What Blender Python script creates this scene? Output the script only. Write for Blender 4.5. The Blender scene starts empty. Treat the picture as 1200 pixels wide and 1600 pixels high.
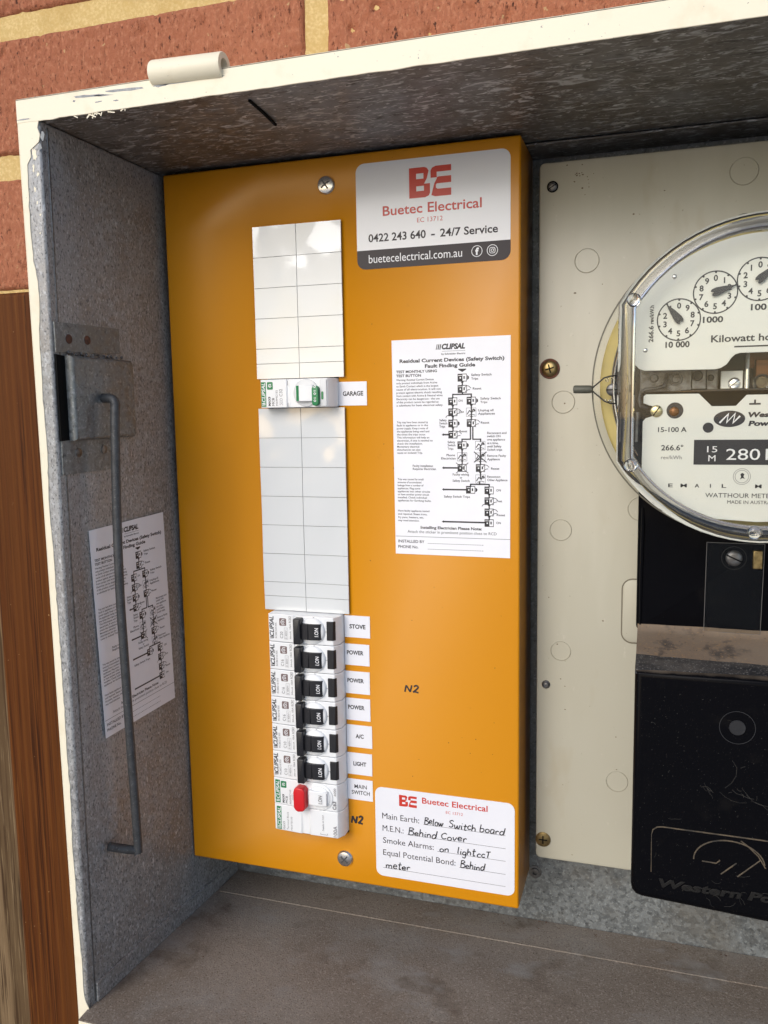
import bpy, bmesh, math, random
from mathutils import Vector, Matrix, noise as mnoise
R = math.radians
rnd = random.Random(7)
SC = bpy.context.scene
COL = SC.collection
ZO = 1550.0                      # height of the datum above the ground, mm
S = 0.001

# ------------------------------------------------------------------ camera, sky, sun, exposure
cd = bpy.data.cameras.new('camera'); cam = bpy.data.objects.new('camera', cd); COL.objects.link(cam)
SC.camera = cam
yaw, pit, rol = R(17.86), R(-6.99), R(-0.95)
fw = Vector((-math.sin(yaw)*math.cos(pit), math.cos(yaw)*math.cos(pit), math.sin(pit)))
rt = Vector((math.cos(yaw), math.sin(yaw), 0)); up = rt.cross(fw)
r2 = rt*math.cos(rol) + up*math.sin(rol); u2 = up*math.cos(rol) - rt*math.sin(rol)
cam.matrix_world = Matrix(((r2.x, u2.x, -fw.x, .23324), (r2.y, u2.y, -fw.y, -.47721), (r2.z, u2.z, -fw.z, -.10911+ZO*S), (0, 0, 0, 1)))
cd.sensor_fit = 'HORIZONTAL'; cd.sensor_width = 36; cd.lens = 36*1319.0/1200
cd.clip_start = .01; cd.clip_end = 400
SUN_EL, SUN_AZ = 29, 20           # azimuth: degrees to the left of straight out from the wall
w = bpy.data.worlds.new('World'); SC.world = w; w.use_nodes = True
nt = w.node_tree; bg = nt.nodes['Background']
sky = nt.nodes.new('ShaderNodeTexSky'); sky.sky_type = 'NISHITA'; sky.sun_disc = False
sky.sun_elevation = R(SUN_EL); sky.sun_rotation = R(180 + SUN_AZ); sky.air_density = 1.0; sky.dust_density = 1.6
sky.ozone_density = 1.6
nt.links.new(sky.outputs[0], bg.inputs[0]); bg.inputs[1].default_value = .15
sd = bpy.data.lights.new('sun', 'SUN'); sd.energy = 1.0; sd.angle = R(36); sd.color = (1, .99, .975)
so = bpy.data.objects.new('sun', sd); COL.objects.link(so); so.location = (0, -3, 4)
sdir = Vector((-math.sin(R(SUN_AZ))*math.cos(R(SUN_EL)), -math.cos(R(SUN_AZ))*math.cos(R(SUN_EL)), math.sin(R(SUN_EL))))
so.rotation_euler = sdir.to_track_quat('Z', 'Y').to_euler()
vs = SC.view_settings; SC.display_settings.display_device = 'sRGB'
vs.view_transform = 'Standard'; vs.look = 'None'; vs.gamma = 1; vs.exposure = 0.38; vs.use_curve_mapping = False
SC.cycles.max_bounces = 14; SC.cycles.transparent_max_bounces = 16; SC.cycles.transmission_bounces = 12
SC.cycles.use_denoising = True

# ------------------------------------------------------------------ materials
MATS = {}
def M(name, col, rough=.5, metal=0., layers=(), bump=(), spec=.5, coat=0., coat_rough=.1, rvar=None):
    """layers: (kind, scale, stretch, lo, hi, colour[, detail]); bump: (kind, scale, stretch, strength, distance_mm)"""
    m = bpy.data.materials.new(name); m.use_nodes = True; t = m.node_tree; n = t.nodes
    b = n['Principled BSDF']; L = t.links.new
    tc = n.new('ShaderNodeTexCoord')
    def tex(kind, sc, st, detail=4):
        mp = n.new('ShaderNodeMapping'); mp.inputs['Scale'].default_value = st; L(tc.outputs['Object'], mp.inputs[0])
        if kind == 'noise' or kind == 'warp':
            x = n.new('ShaderNodeTexNoise'); x.inputs['Scale'].default_value = sc; x.inputs['Detail'].default_value = detail
            x.inputs['Roughness'].default_value = .6
            if kind == 'warp': x.inputs['Distortion'].default_value = 1.5
            L(mp.outputs[0], x.inputs['Vector']); return x.outputs[0]
        if kind in ('cell', 'vor', 'edge'):
            x = n.new('ShaderNodeTexVoronoi'); x.inputs['Scale'].default_value = sc
            nz = n.new('ShaderNodeTexNoise'); nz.inputs['Scale'].default_value = sc*.9; nz.inputs['Detail'].default_value = 3
            L(mp.outputs[0], nz.inputs['Vector'])
            ma = n.new('ShaderNodeVectorMath'); ma.operation = 'MULTIPLY_ADD'
            L(nz.outputs['Color'], ma.inputs[0]); ma.inputs[1].default_value = (.9/sc,)*3; L(mp.outputs[0], ma.inputs[2])
            L(ma.outputs[0], x.inputs['Vector'])
            if kind == 'edge': x.feature = 'DISTANCE_TO_EDGE'; return x.outputs['Distance']
            if kind == 'vor': return x.outputs['Distance']
            sp = n.new('ShaderNodeSeparateColor'); L(x.outputs['Color'], sp.inputs[0]); return sp.outputs[0]
        if kind == 'wave':
            x = n.new('ShaderNodeTexWave'); x.inputs['Scale'].default_value = sc; x.inputs['Distortion'].default_value = 6
            x.inputs['Detail'].default_value = 4; x.inputs['Detail Scale'].default_value = .6
            L(mp.outputs[0], x.inputs['Vector']); return x.outputs['Fac']
        if kind == 'up':
            g = n.new('ShaderNodeNewGeometry'); sp = n.new('ShaderNodeSeparateXYZ'); L(g.outputs['Normal'], sp.inputs[0])
            nz = n.new('ShaderNodeTexNoise'); nz.inputs['Scale'].default_value = sc; nz.inputs['Detail'].default_value = 6
            L(mp.outputs[0], nz.inputs['Vector'])
            a = n.new('ShaderNodeMath'); a.operation = 'MULTIPLY_ADD'; L(nz.outputs[0], a.inputs[0]); a.inputs[1].default_value = .7
            L(sp.outputs[2], a.inputs[2]); return a.outputs[0]
    def rng(o, lo, hi, a=0., c=1.):
        r = n.new('ShaderNodeMapRange'); r.inputs[1].default_value = lo; r.inputs[2].default_value = hi
        r.inputs[3].default_value = a; r.inputs[4].default_value = c; L(o, r.inputs[0]); return r.outputs[0]
    cur = None
    for ly in layers:
        kind, sc, st, lo, hi, c = ly[:6]; det = ly[6] if len(ly) > 6 else 4
        f = rng(tex(kind, sc, st, det), lo, hi)
        mx = n.new('ShaderNodeMix'); mx.data_type = 'RGBA'; L(f, mx.inputs[0])
        if cur is None: mx.inputs[6].default_value = (*col, 1)
        else: L(cur, mx.inputs[6])
        mx.inputs[7].default_value = (*c, 1); cur = mx.outputs[2]
    if cur is None: b.inputs['Base Color'].default_value = (*col, 1)
    else: L(cur, b.inputs['Base Color'])
    b.inputs['Roughness'].default_value = rough; b.inputs['Metallic'].default_value = metal
    b.inputs['Specular IOR Level'].default_value = spec; b.inputs['Coat Weight'].default_value = coat
    b.inputs['Coat Roughness'].default_value = coat_rough
    if rvar: L(rng(tex(rvar[0], rvar[1], (1, 1, 1)), .3, .7, rvar[2], rvar[3]), b.inputs['Roughness'])
    prev = None
    for kind, sc, st, stg, dist in bump:
        bn = n.new('ShaderNodeBump'); bn.inputs['Strength'].default_value = stg; bn.inputs['Distance'].default_value = dist*S
        L(tex(kind, sc, st, 5), bn.inputs['Height'])
        if prev: L(prev, bn.inputs['Normal'])
        prev = bn.outputs[0]
    if prev: L(prev, b.inputs['Normal'])
    return m
I3 = (1, 1, 1)
def clear(name, tint, ior=1.45, rough=.03, boost=1.0):
    m = bpy.data.materials.new(name); m.use_nodes = True; t = m.node_tree; n = t.nodes; L = t.links.new
    n.remove(n['Principled BSDF']); out = n['Material Output']
    tr = n.new('ShaderNodeBsdfTransparent'); tr.inputs[0].default_value = (*tint, 1)
    gl = n.new('ShaderNodeBsdfGlossy'); gl.inputs['Roughness'].default_value = rough
    fr = n.new('ShaderNodeFresnel'); fr.inputs[0].default_value = ior
    mu = n.new('ShaderNodeMath'); mu.operation = 'MULTIPLY'; mu.inputs[1].default_value = boost; mu.use_clamp = True
    L(fr.outputs[0], mu.inputs[0])
    mx = n.new('ShaderNodeMixShader'); L(mu.outputs[0], mx.inputs[0]); L(tr.outputs[0], mx.inputs[1]); L(gl.outputs[0], mx.inputs[2])
    L(mx.outputs[0], out.inputs[0]); return m

galv = M('galvanised', (.25, .246, .238), .5, .2, [
    ('cell', 420, (1, 1, 1), .1, .95, (.36, .356, .346)), ('noise', 16, I3, .50, .75, (.24, .205, .172)), ('noise', 5, I3, .52, .72, (.38, .385, .395)),
    ('noise', 760, (1, 1, .6), .55, .68, (.46, .46, .465), 2), ('noise', 900, (1, 1, .6), .54, .68, (.12, .118, .12), 2), ('noise', 330, (1, 1, .5), .66, .72, (.56, .56, .56), 3)], [('noise', 900, I3, .3, .3), ('cell', 420, I3, .12, .1)], rvar=('cell', 420, .36, .62))
galv_back = M('galvanised_back', (.145, .155, .158), .5, .4, [
    ('cell', 380, I3, .0, 1, (.225, .24, .242)), ('noise', 520, I3, .54, .68, (.31, .33, .33), 3), ('noise', 400, I3, .56, .7, (.09, .096, .098), 3), ('noise', 22, I3, .52, .8, (.17, .155, .13))],
    [('noise', 900, I3, .25, .25)], rvar=('cell', 380, .38, .62))
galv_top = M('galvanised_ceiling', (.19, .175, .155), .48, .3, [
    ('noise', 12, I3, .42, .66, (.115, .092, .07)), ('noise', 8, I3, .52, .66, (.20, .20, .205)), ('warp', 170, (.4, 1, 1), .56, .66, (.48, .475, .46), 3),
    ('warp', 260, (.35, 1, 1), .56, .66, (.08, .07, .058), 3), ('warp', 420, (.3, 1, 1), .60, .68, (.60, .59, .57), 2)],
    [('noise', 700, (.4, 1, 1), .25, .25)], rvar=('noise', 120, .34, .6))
dusty = M('dusty_floor', (.180, .146, .116), .8, .05, [
    ('noise', 9, I3, .42, .62, (.235, .204, .172)), ('noise', 14, I3, .54, .72, (.25, .235, .21), 6), ('noise', 900, I3, .52, .70, (.31, .265, .22), 3),
    ('noise', 1000, I3, .56, .70, (.085, .062, .045), 3), ('noise', 30, I3, .58, .72, (.115, .088, .066), 7), ('noise', 45, (.6, 1, 1), .56, .74, (.25, .235, .215), 7)],
    [('noise', 1100, I3, .6, .5), ('noise', 160, I3, .3, .6)], spec=.25)
cream = M('cream_paint', (.80, .73, .56), .5, 0, [('noise', 60, I3, .55, .8, (.72, .62, .44)), ('noise', 420, I3, .70, .74, (.30, .28, .25), 3)],
          [('noise', 500, I3, .3, .3), ('noise', 90, I3, .2, .6)])
chip = M('bare_zinc', (.16, .17, .18), .5, .5, [('noise', 500, I3, .4, .7, (.25, .26, .27))], [('noise', 900, I3, .3, .2)])
orange = M('orange_powder_coat', (.60, .240, .0020), .30, 0, [('noise', 7, I3, .3, .75, (.58, .228, .002)), ('noise', 90, I3, .70, .8, (.50, .19, .004), 5)],
           [('noise', 420, I3, .10, .25), ('noise', 14, I3, .12, 2.0)], spec=.42)
paper = M('white_label', (.78, .78, .82), .38, 0, [('noise', 40, I3, .4, .8, (.74, .74, .79))], [('noise', 500, I3, .06, .1)])
gloss_sticker = M('gloss_vinyl', (.78, .78, .80), .22, 0, (), [('noise', 260, I3, .14, .2)])
matte_guide = M('printed_paper', (.82, .82, .85), .5, 0, [('noise', 50, I3, .4, .8, (.78, .78, .82))], [('noise', 120, I3, .1, .4)])
ink = M('black_ink', (.022, .02, .024), .45)
inkgrey = M('grey_ink', (.18, .17, .18), .5)
charcoal = M('charcoal_ink', (.050, .042, .047), .3, spec=.15)
red_ink = M('red_ink', (.56, .038, .022), .35)
white_ink = M('white_ink', (.82, .82, .84), .4)
green = M('green_plastic', (.012, .20, .065), .35)
rose = M('taupe_ink', (.17, .115, .11), .5)
blank_white = M('glossy_white_plastic', (.67, .685, .685), .06, 0, (), [('noise', 26, I3, .06, 1.2)], spec=.9)
groove = M('grey_seam', (.36, .365, .36), .5)
white = M('white_plastic', (.80, .81, .82), .3, 0, (), [('noise', 900, I3, .05, .1)])
offwhite = M('pale_grey_plastic', (.62, .63, .64), .35)
blackp = M('black_plastic', (.012, .012, .015), .42, 0, [('noise', 800, I3, .6, .7, (.03, .03, .034))], [('noise', 1200, I3, .15, .1)])
redp = M('red_plastic', (.62, .012, .018), .35, 0, (), [('noise', 700, I3, .1, .2)])
steel = M('plated_steel', (.80, .79, .77), .26, 1, (), [('noise', 300, I3, .1, .2)])
darksteel = M('dull_steel', (.20, .20, .20), .45, .8, [('noise', 300, I3, .4, .7, (.10, .09, .08))], [('noise', 700, I3, .2, .2)])
rodm = M('grey_rod', (.075, .078, .082), .55, .4, [('noise', 200, I3, .4, .7, (.045, .045, .047)), ('noise', 900, I3, .6, .7, (.13, .13, .13), 2)], [('noise', 800, I3, .3, .2)])
brass = M('old_brass', (.36, .27, .12), .35, .9, [('noise', 300, I3, .4, .7, (.16, .11, .05))])
brightbrass = M('bright_brass', (.72, .62, .36), .25, .9)
rust = M('rust', (.13, .045, .022), .8, 0, [('noise', 500, I3, .4, .65, (.06, .03, .02))], [('noise', 800, I3, .5, .4)])
dark = M('deep_black', (.006, .006, .006), .8, spec=.1)
beige = M('beige_panel', (.45, .43, .345), .36, 0, [('noise', 9, I3, .35, .7, (.435, .41, .32)), ('noise', 16, (1, 1, .25), .5, .75, (.52, .50, .41)), ('noise', 330, I3, .69, .76, (.23, .19, .13), 3),
          ('noise', 22, (1, 1, .4), .62, .78, (.39, .335, .225)), ('noise', 240, (1, .6, .6), .66, .76, (.50, .475, .39), 5)], [('noise', 500, I3, .08, .12), ('noise', 12, I3, .12, 1.2)])
plate = M('enamelled_plate', (.74, .745, .70), .4, 0, [('noise', 40, I3, .5, .8, (.76, .75, .68)), ('noise', 500, I3, .74, .78, (.5, .46, .36), 2)])
bake = M('black_bakelite', (.0035, .0035, .0045), .2, 0, [('noise', 1600, I3, .68, .75, (.035, .032, .03), 2), ('noise', 60, I3, .6, .85, (.008, .0075, .0075)),
         ('up', 45, I3, 1.12, 1.4, (.10, .08, .062))], [('noise', 900, I3, .06, .1)], rvar=('noise', 50, .10, .22), spec=.035)
bakedust = M('dusty_bakelite', (.165, .12, .085), .85, 0, [('noise', 45, (1, 1, 1), .54, .62, (.022, .022, .026)), ('noise', 700, I3, .56, .68, (.28, .17, .08), 4), ('noise', 500, I3, .60, .70, (.06, .05, .042), 4),
           ('noise', 25, I3, .4, .7, (.20, .155, .115))], [('noise', 1100, I3, .3, .25)], spec=.2)
smudged = M('smudged_bakelite', (.018, .018, .02), .4, 0, [('noise', 90, (.5, 1, 1), .42, .75, (.085, .075, .066), 7), ('noise', 1100, I3, .56, .72, (.20, .19, .175), 3)], spec=.3)
dustline = M('dust_line', (.105, .078, .048), .8, 0, [('noise', 120, I3, .45, .62, (.03, .026, .02))])
webm = M('cobweb', (.05, .046, .04), .8)
gasket = M('yellow_gasket', (.50, .40, .13), .45, 0, [('noise', 60, (1, 1, 1), .4, .7, (.40, .32, .12))])
copper = M('copper_coil', (.20, .085, .03), .4, .5, [('wave', 400, (0, 0, 1), .3, .7, (.10, .045, .02))])
lead = M('lead_seal', (.10, .10, .078), .6, .3, [('noise', 400, I3, .4, .7, (.12, .12, .1))], [('noise', 900, I3, .3, .3)])
brick = M('red_brick', (.36, .128, .068), .9, 0, [
    ('noise', 6, I3, .35, .7, (.42, .16, .085)), ('noise', 420, (1, 1, .7), .50, .70, (.50, .215, .12), 5), ('noise', 560, (1, 1, .5), .58, .68, (.15, .05, .028), 5), ('noise', 170, (1, 1, .5), .665, .69, (.075, .03, .02), 5),
    ('noise', 170, I3, .69, .72, (.48, .30, .15), 3)], [('noise', 300, (1, 1, .4), 1.0, 2.2), ('noise', 900, I3, .8, .9), ('noise', 60, I3, .5, 1.8)], spec=.2)
mortar = M('sandy_mortar', (.60, .42, .17), .95, 0, [('noise', 700, I3, .45, .7, (.72, .55, .27), 4), ('noise', 40, I3, .5, .8, (.50, .33, .12))],
           [('noise', 1100, I3, .7, .7), ('noise', 90, I3, .4, 2)], spec=.1)
post_wood = M('stained_timber', (.085, .024, .0035), .6, 0, [
    ('wave', 60, (1, 1, .02), .45, .95, (.120, .038, .006)), ('noise', 640, (1, 1, .012), .52, .64, (.034, .009, .0015), 5), ('noise', 60, (1, 1, .03), .45, .7, (.10, .031, .005)),
    ('noise', 700, (1, 1, .02), .60, .70, (.135, .048, .009), 4), ('noise', 420, I3, .77, .79, (.42, .26, .12), 2)], [('noise', 640, (1, 1, .012), .6, .7), ('wave', 60, (1, 1, .02), .3, .6)], spec=.12)
board_wood = M('weathered_timber', (.12, .076, .037), .7, 0, [
    ('wave', 11, (1, 1, .06), .35, .8, (.19, .125, .066)), ('noise', 380, (1, 1, .025), .5, .64, (.045, .024, .011), 5), ('noise', 12, (1, 1, .12), .45, .62, (.075, .040, .018)),
    ('noise', 700, (1, 1, .03), .56, .66, (.22, .15, .08), 4)], [('noise', 380, (1, 1, .025), .6, .6)], spec=.12)
paving = M('concrete_ground', (.36, .36, .355), .9, 0, [('noise', 3, I3, .4, .7, (.29, .288, .285)), ('noise', 120, I3, .4, .7, (.40, .40, .395))], [('noise', 200, I3, .4, 2)])
pane = clear('clear_cover', (.97, .97, .95), 1.45, .03, .45)
clearfilm = clear('clear_plate', (.90, .90, .88), 1.4, .08, .5)
def glassy(name, col, ior=1.48, rough=.02):
    m = M(name, col, rough); m.node_tree.nodes['Principled BSDF'].inputs['Transmission Weight'].default_value = 1
    m.node_tree.nodes['Principled BSDF'].inputs['IOR'].default_value = ior; return m
acrylic = glassy('clear_acrylic', (.95, .94, .90))

# ------------------------------------------------------------------ mesh tools (all in mm, X right, Y into the wall, Z up)
LOC = {}
slotgrey = M('slot_grey', (.10, .10, .10), .5, .5)
def wp(v): return Vector((v[0]*S, v[1]*S, (v[2]+ZO)*S))
class MB:
    def __init__(s, xf=None): s.v = []; s.f = []; s.m = []; s.xf = xf
    def add(s, vs, fs, m=0):
        k = len(s.v)
        s.v += [s.xf(*v) if s.xf else tuple(v) for v in vs]
        for f in fs: s.f.append([k+i for i in f]); s.m.append(m)
        return s
    def box(s, x0, x1, y0, y1, z0, z1, m=0):
        v = [(x, y, z) for x in (x0, x1) for y in (y0, y1) for z in (z0, z1)]
        return s.add(v, [(0, 1, 3, 2), (4, 6, 7, 5), (0, 4, 5, 1), (2, 3, 7, 6), (0, 2, 6, 4), (1, 5, 7, 3)], m)
    def rings(s, rs, m=0, cap0=True, cap1=True, closed=True, mside=None):
        n = len(rs[0]); vs = [p for r in rs for p in r]; fs = []
        for a in range(len(rs)-1):
            for i in range(n if closed else n-1):
                j = (i+1) % n; fs.append((a*n+i, a*n+j, (a+1)*n+j, (a+1)*n+i))
        if cap0: fs.append(tuple(range(n))[::-1])
        if cap1: fs.append(tuple((len(rs)-1)*n+i for i in range(n)))
        return s.add(vs, fs, m)
    def prism(s, o, y0, y1, r=0, n=3, m=0, cap_back=True):
        """outline o of (x, z), front face at y0 with its edge rounded by r, back at y1"""
        rs = [[(x, y1, z) for x, z in o]]
        if r:
            for k in range(n+1):
                a = k/n*math.pi/2
                q = inset(o, r*(1-math.cos(a))); rs.append([(x, y0+r*(1-math.sin(a)), z) for x, z in q])
        else: rs.append([(x, y0, z) for x, z in o])
        return s.rings(rs, m, cap_back, True)
    def exz(s, prof, z0, z1, m=0):
        """profile of (x, y) pushed along z"""
        return s.rings([[(x, y, z0) for x, y in prof], [(x, y, z1) for x, y in prof]], m)
    def cyl(s, c, axis, r, h, n=24, m=0, r1=None, bev=0):
        r1 = r if r1 is None else r1
        pr = [(r, 0), (r1, h)] if not bev else [(r, 0), (r1, h-bev), (r1-bev*.3, h-bev*.3), (r1-bev, h)]
        return s.lathe(pr, c, axis, n, m)
    def lathe(s, pr, c, axis, n=24, m=0, caps=True, closedprof=False):
        ax = Vector(axis).normalized(); u = ax.orthogonal().normalized(); v = ax.cross(u); c = Vector(c)
        rs = [[tuple(c + ax*h + (u*math.cos(2*math.pi*i/n) + v*math.sin(2*math.pi*i/n))*r) for i in range(n)] for r, h in pr]
        if closedprof: rs.append(rs[0])
        return s.rings(rs, m, caps and not closedprof, caps and not closedprof)
    def tube(s, pts, r, n=10, m=0, closed=False):
        P = [Vector(p) for p in pts]; rs = []; N = len(P); pu = None
        for i in range(N):
            a = P[i-1] if (i > 0 or closed) else P[i]; b = P[(i+1) % N] if (i < N-1 or closed) else P[i]
            t = (b-a).normalized()
            if pu is None: pu = t.orthogonal().normalized()
            uu = (pu - t*pu.dot(t)).normalized(); pu = uu; vv = t.cross(uu)
            rr = r[i] if isinstance(r, (list, tuple)) else r
            rs.append([tuple(P[i] + (uu*math.cos(2*math.pi*k/n)+vv*math.sin(2*math.pi*k/n))*rr) for k in range(n)])
        if closed: rs.append(rs[0])
        return s.rings(rs, m, not closed, not closed)
    def ball(s, c, r, sy=1., n=14, m=0):
        k = n//2
        pr = [(max(r*math.sin(math.pi*i/k), r*.02), -r*sy*math.cos(math.pi*i/k)) for i in range(k+1)]
        return s.lathe(pr, c, (0, 1, 0), n, m)
    def flat(s, o, y, m=0): return s.add([(x, y, z) for x, z in o], [tuple(range(len(o)))], m)
    def rect(s, x0, x1, z0, z1, y, m=0): return s.flat([(x0, z0), (x1, z0), (x1, z1), (x0, z1)], y, m)
    def disc(s, x, z, r, y, m=0, n=24, ry=None):
        return s.flat([(x+r*math.cos(2*math.pi*i/n), z+(ry or r)*math.sin(2*math.pi*i/n)) for i in range(n)], y, m)
    def ring(s, x, z, r0, r1, y, m=0, n=40, a0=0, a1=360, e=1.):
        k = n+1; A = [R(a0+(a1-a0)*i/n) for i in range(k)]
        vs = [(x+r0*math.cos(a), y, z+e*r0*math.sin(a)) for a in A] + [(x+r1*math.cos(a), y, z+e*r1*math.sin(a)) for a in A]
        return s.add(vs, [(i, i+1, k+i+1, k+i) for i in range(n)], m)
    def line(s, pts, wd, y, m=0, closed=False):
        """flat ribbon along points (x, z)"""
        P = [Vector(p) for p in pts]; N = len(P)
        if closed: P.append(P[0]); N += 1
        a = []; b = []
        for i in range(N):
            t0 = (P[i]-P[i-1]) if i > 0 else None; t1 = (P[i+1]-P[i]) if i < N-1 else None
            if closed and i in (0, N-1): t0 = P[-1]-P[-2]; t1 = P[1]-P[0]
            t0 = (t0 or t1).normalized(); t1 = (t1 or t0).normalized()
            q = (t0+t1); q = q.normalized() if q.length > .2 else t0
            nn = Vector((-q.y, q.x)); k = wd/2/max(.6, nn.dot(Vector((-t0.y, t0.x))))
            a.append(P[i]+nn*k); b.append(P[i]-nn*k)
        return s.add([(p.x, y, p.y) for p in a+b], [(i, i+1, N+i+1, N+i) for i in range(N-1)], m)
    def text(s, st, x, z, h, y, w=None, al='L', rot=0, bold=0., shear=0., m=0, ext=0.):
        c = bpy.data.curves.new('t', 'FONT'); c.body = st; c.size = 1; c.offset = bold; c.resolution_u = 3; c.shear = shear
        if ext: c.extrude = ext; c.bevel_depth = .02
        o = bpy.data.objects.new('t', c); me = bpy.data.meshes.new_from_object(o)
        V = [v.co.copy() for v in me.vertices]; F = [tuple(p.vertices) for p in me.polygons]
        bpy.data.objects.remove(o); bpy.data.curves.remove(c); bpy.data.meshes.remove(me)
        k = h/(.682+2*bold); x0 = min(v.x for v in V); x1 = max(v.x for v in V); kx = k if w is None else w/(x1-x0)
        ofs = {'L': x0, 'C': (x0+x1)/2, 'R': x1}[al]
        ca, sa = math.cos(R(rot)), math.sin(R(rot)); out = []
        for v in V:
            a = (v.x-ofs)*kx; b = (v.y+bold)*k; out.append((x+a*ca-b*sa, y-v.z*k, z+a*sa+b*ca))
        return s.add(out, F, m)
    def build(s, name, mats, parent=None, bevel=0., sharp=32, seg=2, solid=0., recalc=True):
        if not isinstance(mats, (list, tuple)): mats = [mats]
        base = LOC.get(parent.name, (0, 0, 0)) if parent else None
        if parent is None:
            xs = [v[0] for v in s.v]; ys = [v[1] for v in s.v]; zs = [v[2] for v in s.v]
            base = ((min(xs)+max(xs))/2, (min(ys)+max(ys))/2, min(zs))
        me = bpy.data.meshes.new(name)
        me.from_pydata([((v[0]-base[0])*S, (v[1]-base[1])*S, (v[2]-base[2])*S) for v in s.v], [], s.f)
        for mt in mats: me.materials.append(mt)
        me.polygons.foreach_set('material_index', s.m)
        if recalc:
            b = bmesh.new(); b.from_mesh(me); bmesh.ops.recalc_face_normals(b, faces=b.faces); b.to_mesh(me); b.free()
        me.shade_smooth(); me.set_sharp_from_angle(angle=R(sharp))
        o = bpy.data.objects.new(name, me); COL.objects.link(o)
        LOC[o.name] = base
        if parent: o.parent = parent
        else: o.location = wp(base)
        if bevel:
            bm = o.modifiers.new('bevel', 'BEVEL'); bm.width = bevel*S; bm.segments = seg; bm.limit_method = 'ANGLE'; bm.angle_limit = R(35)
        if solid:
            sm = o.modifiers.new('solid', 'SOLIDIFY'); sm.thickness = solid*S; sm.offset = -1
        return o
def inset(o, d):
    if d == 0: return o
    n = len(o); out = []
    area = sum(o[i][0]*o[(i+1) % n][1]-o[(i+1) % n][0]*o[i][1] for i in range(n)); sg = 1 if area > 0 else -1
    for i in range(n):
        p = Vector(o[i]); a = (p-Vector(o[i-1])); b = (Vector(o[(i+1) % n])-p)
        a = a.normalized(); b = b.normalized()
        na = Vector((-a.y, a.x))*sg; nb = Vector((-b.y, b.x))*sg; q = na+nb; q = q/max(q.length_squared/2, .5)
        out.append((p.x+q.x*d, p.y+q.y*d))
    return out
def rrect(x0, x1, z0, z1, r, n=5):
    o = []
    for cx, cz, a in ((x1-r, z1-r, 0), (x0+r, z1-r, 90), (x0+r, z0+r, 180), (x1-r, z0+r, 270)):
        for i in range(n+1): t = R(a+90*i/n); o.append((cx+r*math.cos(t), cz+r*math.sin(t)))
    return o
def tag(o, label, cat, group=None):
    o['label'] = label; o['category'] = cat
    if group: o['group'] = group
    return o
def thing(name, label, cat, loc, group=None):
    o = bpy.data.objects.new(name, None); COL.objects.link(o); o.empty_display_size = .02
    o.location = wp(loc); LOC[o.name] = loc
    return tag(o, label, cat, group)
def dup(root, dz=0., label=None, dx=0.):
    r = root.copy(); COL.objects.link(r); l = LOC[root.name]; l = (l[0]+dx, l[1], l[2]+dz); r.location = wp(l); LOC[r.name] = l
    if label: r['label'] = label
    def rec(a, b):
        for ch in list(a.children):
            c = ch.copy(); COL.objects.link(c); c.parent = b; LOC[c.name] = l; rec(ch, c)
    rec(root, r); return r
def screwhead(parent, name, x, y, z, r, mat, kind='cross', dome=.35, rot=20, slotm=None, washer=None):
    b = MB(); b.lathe([(r, 0), (r, r*.12), (r*.86, r*dome*.75), (r*.5, r*dome), (r*.02, r*dome*1.05)], (x, y, z), (0, -1, 0), 28)
    yt = y-r*dome*1.12
    c, sn = math.cos(R(rot)), math.sin(R(rot))
    for a in ((0, 90) if kind == 'cross' else (0,)):
        ca, sa = math.cos(R(rot+a)), math.sin(R(rot+a)); L = r*(.55 if kind == 'cross' else .97); W = r*.085
        q = [(x+ca*L*i-sa*W*j, z+sa*L*i+ca*W*j) for i, j in ((-1, -1), (1, -1), (1, 1), (-1, 1))]
        b.prism(q, yt-.01-.02*(a > 0), yt+r*.25, m=1)
    if washer: b.lathe([(r*1.28, .02), (r*1.28, .25), (r*1.0, .3)], (x, y, z), (0, -1, 0), 28, m=2)
    return b.build(name, [mat, slotm or (slotgrey if mat is steel else dark)] + ([washer] if washer else []), parent)

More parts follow.
